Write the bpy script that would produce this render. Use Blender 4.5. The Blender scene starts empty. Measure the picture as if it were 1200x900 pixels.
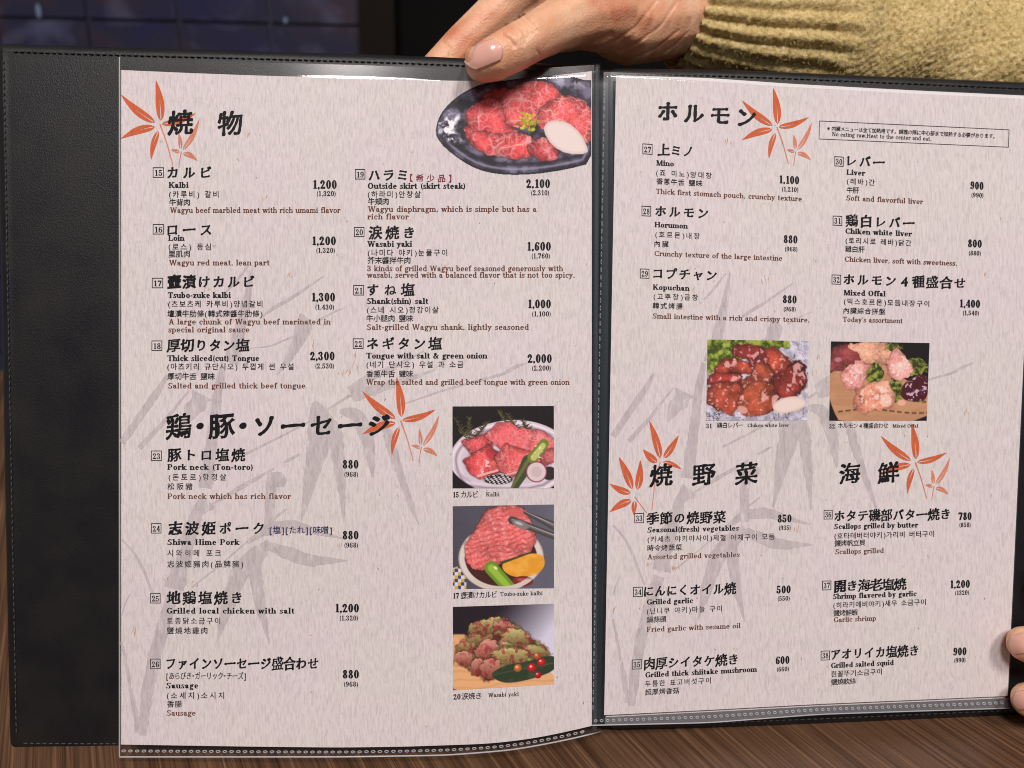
import bpy, bmesh, math, random
import numpy as np
from mathutils import Vector, Matrix
from mathutils.bvhtree import BVHTree

SC = bpy.context.scene
COL = SC.collection
R = math.radians

# ------------------------------------------------------------------ camera
FPX = 867.0                      # focal length measured in photograph pixels
PITCH, ROLL = 17.0, 1.4
TABLE_GAP = 0.258                # camera height above the table
cam_data = bpy.data.cameras.new('camera')
cam_data.sensor_width = 36.0
cam_data.lens = FPX / 1200.0 * 36.0
cam_data.clip_start = 0.01
cam_data.clip_end = 50.0
cam_data.dof.use_dof = True
cam_data.dof.focus_distance = 0.333
cam_data.dof.aperture_fstop = 8.0
cam = bpy.data.objects.new('camera', cam_data)
COL.objects.link(cam)
CAM_M = Matrix.Translation((0, 0, TABLE_GAP)) @ Matrix.Rotation(R(90 - PITCH), 4, 'X') @ Matrix.Rotation(R(ROLL), 4, 'Z')
cam.matrix_world = CAM_M
SC.camera = cam
CM = np.array(CAM_M)

# ------------------------------------------------------------------ world and lamps
world = bpy.data.worlds.new('World')
SC.world = world
world.use_nodes = True
world.node_tree.nodes['Background'].inputs[0].default_value = (0.90, 0.86, 0.88, 1)
world.node_tree.nodes['Background'].inputs[1].default_value = 0.17

def area_lamp(name, loc, target, size, power, col):
    l = bpy.data.lights.new(name, 'AREA')
    l.shape = 'DISK'
    l.size = size
    l.energy = power
    l.color = col
    o = bpy.data.objects.new(name, l)
    COL.objects.link(o)
    o.location = loc
    o.rotation_euler = (Vector(target) - Vector(loc)).to_track_quat('-Z', 'Y').to_euler()
    return o
area_lamp('ceiling_lamp', (-0.50, -1.90, 2.80), (-0.02, 0.30, 0.10), 0.75, 65.0, (1.0, 0.93, 0.92))
area_lamp('ceiling_lamp', (1.15, -1.70, 2.80), (0.06, 0.32, 0.10), 0.75, 61.0, (1.0, 0.92, 0.90))

SC.view_settings.view_transform = 'Standard'
SC.view_settings.look = 'None'
SC.view_settings.exposure = 0.0
SC.view_settings.gamma = 1.0
SC.view_settings.use_curve_mapping = False
SC.cycles.use_denoising = True
SC.cycles.filter_width = 1.0
SC.cycles.max_bounces = 6
SC.cycles.diffuse_bounces = 3
SC.cycles.glossy_bounces = 3
SC.cycles.caustics_reflective = False
SC.cycles.caustics_refractive = False
SC.cycles.transparent_max_bounces = 10

# ------------------------------------------------------------------ helpers
def srgb(r, g, b):
    return tuple((c / 255 / 12.92) if c / 255 <= 0.04045 else ((c / 255 + 0.055) / 1.055) ** 2.4 for c in (r, g, b))

def W(px, py, d):
    """point seen at photograph pixel (px, py) at axial distance d, arrays allowed"""
    px, py, d = np.broadcast_arrays(np.asarray(px, float), np.asarray(py, float), np.asarray(d, float))
    c = np.stack([(px - 600) / FPX * d, (450 - py) / FPX * d, -d, np.ones_like(d)], -1)
    return (c @ CM.T)[..., :3]

def V(px, py, d):
    return Vector(W(px, py, d).tolist())

def mk(name, verts, faces, mat, parent=None, smooth=False, uv=None):
    me = bpy.data.meshes.new(name)
    me.from_pydata([tuple(v) for v in verts], [], [tuple(f) for f in faces])
    if uv is not None:
        lay = me.uv_layers.new(name='UVMap')
        idx = np.empty(len(me.loops), dtype=np.int32)
        me.loops.foreach_get('vertex_index', idx)
        lay.data.foreach_set('uv', np.asarray(uv, dtype=np.float32)[idx].ravel())
    if smooth:
        me.polygons.foreach_set('use_smooth', [True] * len(me.polygons))
    for m in (mat if isinstance(mat, (list, tuple)) else [mat]):
        me.materials.append(m)
    me.update()
    o = bpy.data.objects.new(name, me)
    COL.objects.link(o)
    if parent is not None:
        o.parent = parent
    return o

def empty(name, label, cat, group=None):
    o = bpy.data.objects.new(name, None)
    COL.objects.link(o)
    o.empty_display_size = 0.02
    o['label'] = label
    o['category'] = cat
    if group:
        o['group'] = group
    return o

def interp(x, pts):
    xs, ys = zip(*pts)
    return np.interp(x, xs, ys)

def smoothcurve(x, pts):
    """smoothed piecewise interpolation"""
    xs = np.array([p[0] for p in pts], float)
    ys = np.array([p[1] for p in pts], float)
    k = np.linspace(xs[0], xs[-1], 200)
    y = np.interp(k, xs, ys)
    for _ in range(60):
        y[1:-1] = (y[:-2] + 2 * y[1:-1] + y[2:]) / 4
    return np.interp(x, k, y)

def gridfaces(nu, nv, off=0):
    f = []
    for i in range(nu - 1):
        for j in range(nv - 1):
            a = off + i * nv + j
            f.append((a, a + 1, a + nv + 1, a + nv))
    return f

# numpy value noise
def vnoise(x, y, seed=0):
    xi, yi = np.floor(x).astype(np.int64), np.floor(y).astype(np.int64)
    xf, yf = x - xi, y - yi
    def h(a, b):
        n = (a * 374761393 + b * 668265263 + seed * 1442695041) & 0xFFFFFFFF
        n = ((n ^ (n >> 13)) * 1274126177) & 0xFFFFFFFF
        return ((n ^ (n >> 16)) & 0xFFFF) / 65535.0
    u, v = xf * xf * (3 - 2 * xf), yf * yf * (3 - 2 * yf)
    return (h(xi, yi) * (1 - u) + h(xi + 1, yi) * u) * (1 - v) + (h(xi, yi + 1) * (1 - u) + h(xi + 1, yi + 1) * u) * v

def fbm(x, y, seed=0, o=4):
    s, a, t = 0, 0.5, 0
    for i in range(o):
        s = s + a * vnoise(x, y, seed + i * 17)
        t += a
        a *= 0.55
        x, y = x * 2.03 + 5.1, y * 2.03 + 1.7
    return s / t

# ------------------------------------------------------------------ glyph outlines (read once, while the scene is still empty)
_gl = {}
def load_glyphs(chars):
    """outline fill of every character, set as one tall column and cut apart by line"""
    cu = bpy.data.curves.new('t', 'FONT')
    cu.body = '\n'.join(chars)
    cu.size = 1
    cu.space_line = 3.0
    cu.resolution_u = 3
    ob = bpy.data.objects.new('t', cu)
    COL.objects.link(ob)
    dg = bpy.context.evaluated_depsgraph_get()
    me = bpy.data.meshes.new_from_object(ob.evaluated_get(dg))
    co = np.empty(len(me.vertices) * 3, dtype=np.float32)
    me.vertices.foreach_get('co', co)
    co = co.reshape(-1, 3).astype(float)
    polys = [tuple(p.vertices) for p in me.polygons]
    bpy.data.objects.remove(ob)
    bpy.data.curves.remove(cu)
    bpy.data.meshes.remove(me)
    line = np.rint((0.35 - co[:, 1]) / 3.0).astype(int)
    by = {}
    for p in polys:
        by.setdefault(line[p[0]], []).append(p)
    for n, ch in enumerate(chars):
        fs = by.get(n, [])
        ids = sorted({k for p in fs for k in p})
        mp = {k: q for q, k in enumerate(ids)}
        v = co[ids, :2] + np.array([0, 3.0 * n]) if ids else np.zeros((0, 2))
        outline(ch, v, [tuple(mp[k] for k in p) for p in fs])

def outline(ch, v, f):
    N = np.zeros_like(v)
    C = np.zeros(len(v))
    cnt = {}
    out = []
    for p in f:
        a = sum(v[p[i]][0] * v[p[(i + 1) % len(p)]][1] - v[p[(i + 1) % len(p)]][0] * v[p[i]][1] for i in range(len(p)))
        if a < 0:
            p = tuple(reversed(p))
        out.append(p)
        for i in range(len(p)):
            e = (p[i], p[(i + 1) % len(p)])
            cnt[e] = cnt.get(e, 0) + 1
    for (i, j) in cnt:
        if (j, i) in cnt:
            continue
        dv = v[j] - v[i]
        l = np.hypot(*dv)
        if l < 1e-9:
            continue
        nn = np.array([dv[1], -dv[0]]) / l
        for k in (i, j):
            N[k] += nn
            C[k] += 1
    l = np.hypot(N[:, 0], N[:, 1]) if len(v) else np.zeros(0)
    ok = l > 1e-6
    N[ok] = N[ok] / l[ok][:, None]
    miter = np.ones(len(v))
    miter[ok] = np.clip(C[ok] / l[ok], 1, 1.6)
    _gl[ch] = (v, N * miter[:, None], out)

def glyph(ch):
    return _gl[ch]

load_glyphs('()4[]※。【】あがきくけすせたてでにねのはびまらりるれわんァアイオカガギクケコシジスズセソタチッテトニネノハバビフプホポミメモャュラリルレロン・ー上中令內全内切加厚合味品噌地塩壇壺姫季小少帆希式心必志拌拼時末松條波海涙漬烤焼熱燒牌牛物理用白盛盤磯種立節絲綜老肉肋肌肝背腸腿臓臟舌芥菇菜蒜蔥蔬蝦要調豚豬貝超軟辣部醬里野鍋開阪際雞韓頬頭香鮮鶏鹽가간갈강게고곱과구규금기껍꼴나내네념노눈늘니닌다단닭대돈두듬등뚜라레로루르리마메모몬물미믹바버보비뿌사살새설섯세소스시심썬아안야양에오와우이장정제종죠지창채철츠카케쿠크키타터테토툼포표하한항호흰히')

# ------------------------------------------------------------------ materials
def mat(name):
    m = bpy.data.materials.new(name)
    m.use_nodes = True
    nt = m.node_tree
    return m, nt, nt.nodes['Principled BSDF']

def nd(nt, kind, **kw):
    n = nt.nodes.new(kind)
    for k, v in kw.items():
        if k in n.inputs:
            n.inputs[k].default_value = v
        else:
            setattr(n, k, v)
    return n

def ramp(nt, fac, stops):
    n = nt.nodes.new('ShaderNodeValToRGB')
    e = n.color_ramp.elements
    while len(e) < len(stops):
        e.new(0.5)
    for el, (p, c) in zip(e, stops):
        el.position = p
        el.color = (*c, 1) if len(c) == 3 else c
    nt.links.new(fac, n.inputs[0])
    return n

def uvmap(nt, scale, rot=0.0, coord='UV'):
    tc = nt.nodes.new('ShaderNodeTexCoord')
    mp = nt.nodes.new('ShaderNodeMapping')
    mp.inputs['Scale'].default_value = scale
    mp.inputs['Rotation'].default_value = (0, 0, rot)
    nt.links.new(tc.outputs[coord], mp.inputs[0])
    return mp.outputs[0]

def paper_material(name, base, strength=1.0, rough=0.75):
    """crinkled washi-like paper: fine vertical crepe lines; base is the paper's or ink's own colour"""
    m, nt, b = mat(name)
    v = uvmap(nt, (50, 8.0, 1))
    n1 = nd(nt, 'ShaderNodeTexNoise', Scale=1.0, Detail=2.5, Roughness=0.55, Distortion=0.7)
    nt.links.new(v, n1.inputs['Vector'])
    v2 = uvmap(nt, (0.9, 0.7, 1))
    n2 = nd(nt, 'ShaderNodeTexNoise', Scale=1.0, Detail=3.0)
    nt.links.new(v2, n2.inputs['Vector'])
    c = Vector(base)
    r1 = ramp(nt, n1.outputs[0], [(0.32, tuple(c * (1 - 0.15 * strength))), (0.50, tuple(c)), (0.66, tuple(min(1, k) for k in c * (1 + 0.07 * strength)))])  # light and dark of the crepe relief put into the colour
    r2 = ramp(nt, n2.outputs[0], [(0.35, (1.0, 0.965, 0.975)), (0.65, (1.0, 0.99, 0.955))])
    mx = nd(nt, 'ShaderNodeMix', data_type='RGBA', blend_type='MULTIPLY')
    mx.inputs[0].default_value = 1
    nt.links.new(r1.outputs[0], mx.inputs[6])
    nt.links.new(r2.outputs[0], mx.inputs[7])
    nt.links.new(mx.outputs[2], b.inputs['Base Color'])
    bp = nd(nt, 'ShaderNodeBump', Strength=0.6, Distance=0.0004)
    nt.links.new(n1.outputs[0], bp.inputs['Height'])
    nt.links.new(bp.outputs[0], b.inputs['Normal'])
    b.inputs['Roughness'].default_value = rough
    b.inputs['Specular IOR Level'].default_value = 0.25
    return m

PAPER = (0.765, 0.712, 0.71)
M = {}
M['paper'] = paper_material('paper', PAPER)
M['wash'] = paper_material('mauve_wash', (0.545, 0.490, 0.50))
def dry_brush(m):
    """thin wash of ink: density varies and breaks into dry streaks"""
    nt = m.node_tree
    b = nt.nodes['Principled BSDF']
    src = b.inputs['Base Color'].links[0].from_socket
    n = nd(nt, 'ShaderNodeTexNoise', Scale=1.0, Detail=5.0, Roughness=0.65, Distortion=0.5)
    nt.links.new(uvmap(nt, (16, 5, 1), 0.5), n.inputs['Vector'])
    r = ramp(nt, n.outputs[0], [(0.36, (0.0,) * 3), (0.60, (0.42,) * 3), (0.70, (0.95,) * 3)])
    mx = nd(nt, 'ShaderNodeMix', data_type='RGBA')
    nt.links.new(r.outputs[0], mx.inputs[0])
    nt.links.new(src, mx.inputs[6])
    mx.inputs[7].default_value = (*PAPER, 1)
    nt.links.new(mx.outputs[2], b.inputs['Base Color'])
dry_brush(M['wash'])
M['leaf_orange'] = paper_material('orange_leaf_ink', srgb(214, 104, 62))
M['leaf_pale'] = paper_material('pale_orange_ink', srgb(222, 140, 112))
M['fleck'] = paper_material('fleck', srgb(206, 172, 142))
M['fleck_grey'] = paper_material('fleck_grey', srgb(165, 150, 150))

M['card'] = paper_material('white_card', (0.88, 0.86, 0.85), 0.3)

def ink(name, col, rough=0.55):
    m, nt, b = mat(name)
    b.inputs['Base Color'].default_value = (*col, 1)
    b.inputs['Roughness'].default_value = rough
    b.inputs['Specular IOR Level'].default_value = 0.15
    return m
M['ink'] = ink('black_ink', (0.004, 0.004, 0.005))
M['ink_soft'] = ink('grey_black_ink', (0.012, 0.011, 0.012))
M['ink_brown'] = ink('brown_ink', (0.135, 0.040, 0.014))
M['ink_red'] = ink('red_ink', (0.22, 0.012, 0.03))
M['ink_blue'] = ink('navy_ink', (0.018, 0.02, 0.11))

def photo_material():
    m, nt, b = mat('printed_photo')
    a = nd(nt, 'ShaderNodeVertexColor', layer_name='Col')
    nt.links.new(a.outputs[0], b.inputs['Base Color'])
    b.inputs['Roughness'].default_value = 0.5
    b.inputs['Specular IOR Level'].default_value = 0.25
    return m
M['photo'] = photo_material()

def clear_plastic(name, tint=(1, 1, 1), haze=0.002, rough=0.05, milk=(0.75, 0.77, 0.8)):
    """thin clear film: mostly transparent, mirror-like at a glance, a little milky"""
    m, nt, b = mat(name)
    nt.nodes.remove(b)
    out = nt.nodes['Material Output']
    tr = nd(nt, 'ShaderNodeBsdfTransparent', Color=(*tint, 1))
    gl = nd(nt, 'ShaderNodeBsdfGlossy', Color=(1, 1, 1, 1), Roughness=rough)
    df = nd(nt, 'ShaderNodeBsdfDiffuse', Color=(*milk, 1))
    lw = nd(nt, 'ShaderNodeLayerWeight', Blend=0.5)       # Schlick reflectance, the same from both sides of the film
    pw = nd(nt, 'ShaderNodeMath', operation='POWER')
    pw.inputs[1].default_value = 5.0
    nt.links.new(lw.outputs['Facing'], pw.inputs[0])
    fr = nd(nt, 'ShaderNodeMath', operation='MULTIPLY_ADD')
    fr.inputs[1].default_value = 0.965
    fr.inputs[2].default_value = 0.03
    nt.links.new(pw.outputs[0], fr.inputs[0])
    m1 = nd(nt, 'ShaderNodeMixShader')
    m1.inputs[0].default_value = haze
    nt.links.new(tr.outputs[0], m1.inputs[1])
    nt.links.new(df.outputs[0], m1.inputs[2])
    m2 = nd(nt, 'ShaderNodeMixShader')
    nt.links.new(fr.outputs[0], m2.inputs[0])
    nt.links.new(m1.outputs[0], m2.inputs[1])
    nt.links.new(gl.outputs[0], m2.inputs[2])
    nt.links.new(m2.outputs[0], out.inputs['Surface'])
    return m
M['film'] = clear_plastic('clear_film')
M['film_dark'] = clear_plastic('film_back_dark', (0.90, 0.90, 0.90), 0.012, 0.16, (0.6, 0.5, 0.45))
M['film_edge'] = clear_plastic('film_edge', (0.88, 0.92, 0.95), 0.045, 0.16, (0.50, 0.66, 0.76))  # bluish milk imitates a reflection in the gutter film
M['film_highlight'] = clear_plastic('film_highlight', (0.8, 0.84, 0.87), 0.05, 0.10, (0.6, 0.68, 0.74))  # milky tint imitates the highlight on the sleeve's folded edge
M['hem'] = clear_plastic('film_hem', (0.8, 0.8, 0.82), 0.24, 0.2, (0.62, 0.60, 0.62))
M['weld'] = clear_plastic('film_weld', (0.95, 0.96, 0.97), 0.42, 0.2)

def leather():
    m, nt, b = mat('black_leatherette')
    v = uvmap(nt, (1, 1, 1))
    vo = nd(nt, 'ShaderNodeTexVoronoi', Scale=62.0)
    n1 = nd(nt, 'ShaderNodeTexNoise', Scale=160.0, Detail=3.0)
    n2 = nd(nt, 'ShaderNodeTexNoise', Scale=1.6, Detail=4.0)
    for n in (vo, n1, n2):
        nt.links.new(v, n.inputs['Vector'])
    ad = nd(nt, 'ShaderNodeMath', operation='ADD')
    nt.links.new(vo.outputs['Distance'], ad.inputs[0])
    nt.links.new(n1.outputs[0], ad.inputs[1])
    bp = nd(nt, 'ShaderNodeBump', Strength=0.3, Distance=0.0002)
    nt.links.new(ad.outputs[0], bp.inputs['Height'])
    nt.links.new(bp.outputs[0], b.inputs['Normal'])
    c = ramp(nt, n2.outputs[0], [(0.3, (0.007, 0.006, 0.009)), (0.5, (0.009, 0.0085, 0.009)), (0.72, (0.013, 0.011, 0.0095))])
    nt.links.new(c.outputs[0], b.inputs['Base Color'])
    r = ramp(nt, n2.outputs[0], [(0.3, (0.36,) * 3), (0.7, (0.46,) * 3)])
    nt.links.new(r.outputs[0], b.inputs['Roughness'])
    b.inputs['Specular IOR Level'].default_value = 0.34
    return m
M['leather'] = leather()
M['thread'] = ink('black_thread', (0.03, 0.03, 0.028), 0.6)
M['thread_pale'] = ink('grey_thread', (0.075, 0.075, 0.07), 0.6)

def wood():
    m, nt, b = mat('table_wood')
    v = uvmap(nt, (1, 1, 1), 0.0, 'UV')
    mp = nd(nt, 'ShaderNodeMapping')
    mp.inputs['Scale'].default_value = (430, 6.0, 1)
    nt.links.new(v, mp.inputs[0])
    n1 = nd(nt, 'ShaderNodeTexNoise', Scale=1.0, Detail=5.0, Roughness=0.6, Distortion=0.12)
    nt.links.new(mp.outputs[0], n1.inputs['Vector'])
    mp2 = nd(nt, 'ShaderNodeMapping')
    mp2.inputs['Scale'].default_value = (1500, 11, 1)
    nt.links.new(v, mp2.inputs[0])
    n2 = nd(nt, 'ShaderNodeTexNoise', Scale=1.0, Detail=3.0, Roughness=0.6)
    nt.links.new(mp2.outputs[0], n2.inputs['Vector'])
    c1 = ramp(nt, n1.outputs[0], [(0.30, srgb(68, 47, 33)), (0.46, srgb(95, 68, 49)), (0.58, srgb(114, 84, 62)), (0.72, srgb(146, 114, 87))])
    c2 = ramp(nt, n2.outputs[0], [(0.34, (0.45, 0.40, 0.36)), (0.48, (0.88, 0.86, 0.84)), (0.70, (1.25, 1.22, 1.18))])
    mx = nd(nt, 'ShaderNodeMix', data_type='RGBA', blend_type='MULTIPLY')
    mx.inputs[0].default_value = 0.85
    nt.links.new(c1.outputs[0], mx.inputs[6])
    nt.links.new(c2.outputs[0], mx.inputs[7])
    nt.links.new(mx.outputs[2], b.inputs['Base Color'])
    bp = nd(nt, 'ShaderNodeBump', Strength=0.3, Distance=0.0006)
    nt.links.new(n2.outputs[0], bp.inputs['Height'])
    nt.links.new(bp.outputs[0], b.inputs['Normal'])
    b.inputs['Roughness'].default_value = 0.38
    return m
M['wood'] = wood()

def skin():
    m, nt, b = mat('skin')
    v = uvmap(nt, (1, 1, 1), 0, 'Object')
    n1 = nd(nt, 'ShaderNodeTexNoise', Scale=55.0, Detail=4.0)
    n2 = nd(nt, 'ShaderNodeTexNoise', Scale=1500.0, Detail=2.0)
    vo = nd(nt, 'ShaderNodeTexVoronoi', Scale=900.0)
    for n in (n1, n2, vo):
        nt.links.new(v, n.inputs['Vector'])
    c = ramp(nt, n1.outputs[0], [(0.30, srgb(214, 134, 100)), (0.48, srgb(232, 172, 134)), (0.72, srgb(242, 196, 160))])
    nt.links.new(c.outputs[0], b.inputs['Base Color'])
    ad = nd(nt, 'ShaderNodeMath', operation='ADD')
    nt.links.new(vo.outputs['Distance'], ad.inputs[0])
    nt.links.new(n2.outputs[0], ad.inputs[1])
    bp = nd(nt, 'ShaderNodeBump', Strength=0.5, Distance=0.0003)
    nt.links.new(ad.outputs[0], bp.inputs['Height'])
    nt.links.new(bp.outputs[0], b.inputs['Normal'])
    b.inputs['Subsurface Weight'].default_value = 0.25
    b.inputs['Subsurface Radius'].default_value = (1.0, 0.35, 0.2)
    b.inputs['Subsurface Scale'].default_value = 0.003
    b.inputs['Roughness'].default_value = 0.42
    return m
M['skin'] = skin()
m, nt, b = mat('nail')
b.inputs['Base Color'].default_value = (*srgb(240, 178, 160), 1)
b.inputs['Roughness'].default_value = 0.22
b.inputs['Subsurface Weight'].default_value = 0.2
b.inputs['Subsurface Scale'].default_value = 0.002
b.inputs['Coat Weight'].default_value = 0.3
M['nail'] = m
m, nt, b = mat('nail_tip')
b.inputs['Base Color'].default_value = (*srgb(226, 182, 158), 1)
b.inputs['Roughness'].default_value = 0.3
M['nail_tip'] = m

def knit():
    m, nt, b = mat('olive_knit')
    v = uvmap(nt, (1, 1, 1), 0, 'Object')
    n1 = nd(nt, 'ShaderNodeTexNoise', Scale=420.0, Detail=4.0, Roughness=0.7)
    n2 = nd(nt, 'ShaderNodeTexNoise', Scale=45.0, Detail=3.0)
    for n in (n1, n2):
        nt.links.new(v, n.inputs['Vector'])
    c1 = ramp(nt, n1.outputs[0], [(0.28, srgb(134, 112, 62)), (0.48, srgb(206, 184, 124)), (0.72, srgb(242, 224, 174))])
    c2 = ramp(nt, n2.outputs[0], [(0.35, (0.86, 0.82, 0.72)), (0.65, (1.05, 1.0, 0.95))])
    mx = nd(nt, 'ShaderNodeMix', data_type='RGBA', blend_type='MULTIPLY')
    mx.inputs[0].default_value = 1
    nt.links.new(c1.outputs[0], mx.inputs[6])
    nt.links.new(c2.outputs[0], mx.inputs[7])
    nt.links.new(mx.outputs[2], b.inputs['Base Color'])
    bp = nd(nt, 'ShaderNodeBump', Strength=0.9, Distance=0.0012)
    nt.links.new(n1.outputs[0], bp.inputs['Height'])
    nt.links.new(bp.outputs[0], b.inputs['Normal'])
    b.inputs['Roughness'].default_value = 0.9
    b.inputs['Sheen Weight'].default_value = 0.35
    b.inputs['Sheen Tint'].default_value = (0.9, 0.8, 0.5, 1)
    return m
M['knit'] = knit()
M['wool'] = ink('olive_wool', srgb(206, 184, 112), 0.9)
# ------------------------------------------------------------------ table and background
def build_table():
    t = empty('table', 'brown wood-grained table top under the open menu', 'table')
    ang = R(31)                                   # the grain runs away to the left
    x0, x1, y0, y1, th = -0.75, 0.85, -0.25, 0.85, 0.03
    vs = [(x0, y0, 0), (x1, y0, 0), (x1, y1, 0), (x0, y1, 0)]
    vs += [(x, y, -th) for x, y, _ in vs]
    fs = [(0, 1, 2, 3), (7, 6, 5, 4), (0, 4, 5, 1), (1, 5, 6, 2), (2, 6, 7, 3), (3, 7, 4, 0)]
    uv = [(math.cos(ang) * x + math.sin(ang) * y, -math.sin(ang) * x + math.cos(ang) * y) for x, y, z in vs]
    o = mk('table_top', vs, fs, M['wood'], t, uv=uv)
    bv = o.modifiers.new('bevel', 'BEVEL'); bv.width = 0.003; bv.segments = 2
    leg_m = [(-0.03, -0.03), (0.03, -0.03), (0.03, 0.03), (-0.03, 0.03)]
    for lx, ly in ((-0.68, -0.18), (0.78, -0.18), (-0.68, 0.78), (0.78, 0.78)):
        lv = [(lx + a, ly + c, -th) for a, c in leg_m] + [(lx + a * 0.8, ly + c * 0.8, -0.72) for a, c in leg_m]
        mk('leg', lv, fs, M['wood'], t, uv=[(v[0], v[1]) for v in lv])
build_table()

def build_background():
    m, nt, b = mat('dark_wall')
    v = uvmap(nt, (3, 3, 3), 0, 'Object')
    n = nd(nt, 'ShaderNodeTexNoise', Scale=2.0, Detail=3.0)
    nt.links.new(v, n.inputs['Vector'])
    c = ramp(nt, n.outputs[0], [(0.3, (0.0018, 0.0015, 0.0014)), (0.7, (0.004, 0.0033, 0.003))])
    nt.links.new(c.outputs[0], b.inputs['Base Color'])
    b.inputs['Roughness'].default_value = 0.8
    b.inputs['Specular IOR Level'].default_value = 0.1
    wall = mk('wall', [(-2.2, 1.62, -0.72), (2.2, 1.62, -0.72), (2.2, 1.62, 2.0), (-2.2, 1.62, 2.0),
                       (-2.2, 1.7, -0.72), (2.2, 1.7, -0.72), (2.2, 1.7, 2.0), (-2.2, 1.7, 2.0)],
              [(0, 1, 2, 3), (7, 6, 5, 4), (0, 4, 5, 1), (1, 5, 6, 2), (2, 6, 7, 3), (3, 7, 4, 0)], m)
    wall['kind'] = 'structure'
    # dark glossy glass panel, blurred reflections painted into its colour; its frame bars
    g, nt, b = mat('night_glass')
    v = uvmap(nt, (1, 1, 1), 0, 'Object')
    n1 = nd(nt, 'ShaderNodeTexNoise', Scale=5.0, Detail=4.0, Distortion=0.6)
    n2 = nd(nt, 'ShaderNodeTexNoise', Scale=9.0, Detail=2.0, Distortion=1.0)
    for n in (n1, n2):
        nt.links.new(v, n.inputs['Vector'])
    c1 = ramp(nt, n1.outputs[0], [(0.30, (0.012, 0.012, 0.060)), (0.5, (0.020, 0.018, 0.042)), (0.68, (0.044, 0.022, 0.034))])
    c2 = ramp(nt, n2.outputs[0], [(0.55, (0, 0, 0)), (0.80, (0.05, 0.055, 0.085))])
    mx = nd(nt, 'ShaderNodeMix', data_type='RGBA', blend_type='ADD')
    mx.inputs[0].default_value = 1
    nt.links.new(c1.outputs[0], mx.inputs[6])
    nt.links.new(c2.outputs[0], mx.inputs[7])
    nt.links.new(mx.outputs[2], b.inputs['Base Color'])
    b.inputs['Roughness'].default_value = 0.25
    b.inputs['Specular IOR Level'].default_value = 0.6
    win = empty('window', 'dark night window with painted bluish reflections behind the menu', 'window')
    fm, nt, b = mat('window_frame_dark')
    b.inputs['Base Color'].default_value = (0.009, 0.006, 0.0045, 1)
    b.inputs['Roughness'].default_value = 0.6
    b.inputs['Specular IOR Level'].default_value = 0.08
    def box(name, x0, x1, y0, y1, z0, z1, mt):
        vs = [(x, y, z) for z in (z0, z1) for x, y in ((x0, y0), (x1, y0), (x1, y1), (x0, y1))]
        return mk(name, vs, [(3, 2, 1, 0), (4, 5, 6, 7), (0, 1, 5, 4), (1, 2, 6, 5), (2, 3, 7, 6), (3, 0, 4, 7)], mt, win)
    xr = float(W(446, 20, 1.65)[0])
    rm, nt, b = mat('window_bar')
    b.inputs['Base Color'].default_value = (0.022, 0.024, 0.045, 1)
    b.inputs['Roughness'].default_value = 0.5
    box('mullion_grid', -1.7, xr, 1.592, 1.605, -0.3, 1.4, rm)
    zc = float(W(100, 41, 1.65)[2])
    rows = [zc + 0.17 * k for k in range(-4, 6)]
    cols = [xr - 0.178 * k for k in range(0, 7)]
    for x1, x0 in zip(cols, cols[1:]):
        for z0, z1 in zip(rows, rows[1:]):
            if z0 > -0.3 and z1 < 1.4:
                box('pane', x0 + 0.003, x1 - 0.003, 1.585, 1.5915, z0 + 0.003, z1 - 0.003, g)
    box('frame', xr + 0.001, xr + 0.07, 1.56, 1.615, -0.36, 1.46, fm)
    box('frame', -1.76, -1.701, 1.56, 1.615, -0.36, 1.46, fm)
    box('frame', -1.701, xr, 1.56, 1.615, 1.401, 1.46, fm)
    box('frame', -1.701, xr, 1.56, 1.615, -0.36, -0.301, fm)
    # glowing blobs set on the glass, imitating blurred reflections of lights
    lm, nt, b = mat('reflection_glow')
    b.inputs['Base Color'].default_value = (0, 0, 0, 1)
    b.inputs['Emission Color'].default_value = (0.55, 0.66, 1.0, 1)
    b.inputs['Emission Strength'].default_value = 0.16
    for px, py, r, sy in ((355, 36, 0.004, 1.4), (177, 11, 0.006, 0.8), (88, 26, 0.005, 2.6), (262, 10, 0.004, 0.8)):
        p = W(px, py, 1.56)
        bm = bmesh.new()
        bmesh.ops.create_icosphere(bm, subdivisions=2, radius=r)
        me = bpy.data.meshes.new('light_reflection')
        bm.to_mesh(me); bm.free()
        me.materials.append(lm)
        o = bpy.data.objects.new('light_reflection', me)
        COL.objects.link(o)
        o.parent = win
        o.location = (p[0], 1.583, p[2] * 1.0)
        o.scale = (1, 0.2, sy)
build_background()

# ------------------------------------------------------------------ menu book: shapes
MENU = empty('menu_book', 'open black leatherette restaurant menu with two printed pages in clear sleeves', 'menu')

def d_cover(px, py=None):
    px = np.asarray(px, float)
    return np.where(px < 700, 0.331 + 0.0150 * np.clip(px, -30, 700) / 700, 0.346 + 0.0185 * (px - 700) / 500)

def d_left(px, py):
    px, py = np.asarray(px, float), np.asarray(py, float)
    s = (px - 141) / 552
    wob = 0.0005 * np.sin(px / 75.0 + 0.6) * np.sin(py / 130.0) + 0.0004 * np.sin(py / 62.0 + px / 190.0)
    return 0.3215 + 0.002 * s + 0.0105 * np.clip(s, 0, 1.1) ** 4 + wob

def d_right(px, py):
    px, py = np.asarray(px, float), np.asarray(py, float)
    s = (px - 715) / 485
    wob = 0.0004 * np.sin(px / 66.0 + 1.0) * np.sin(py / 110.0 + 0.4) + 0.0003 * np.sin(py / 70.0)
    return 0.3370 + 0.0225 * s + wob

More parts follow.
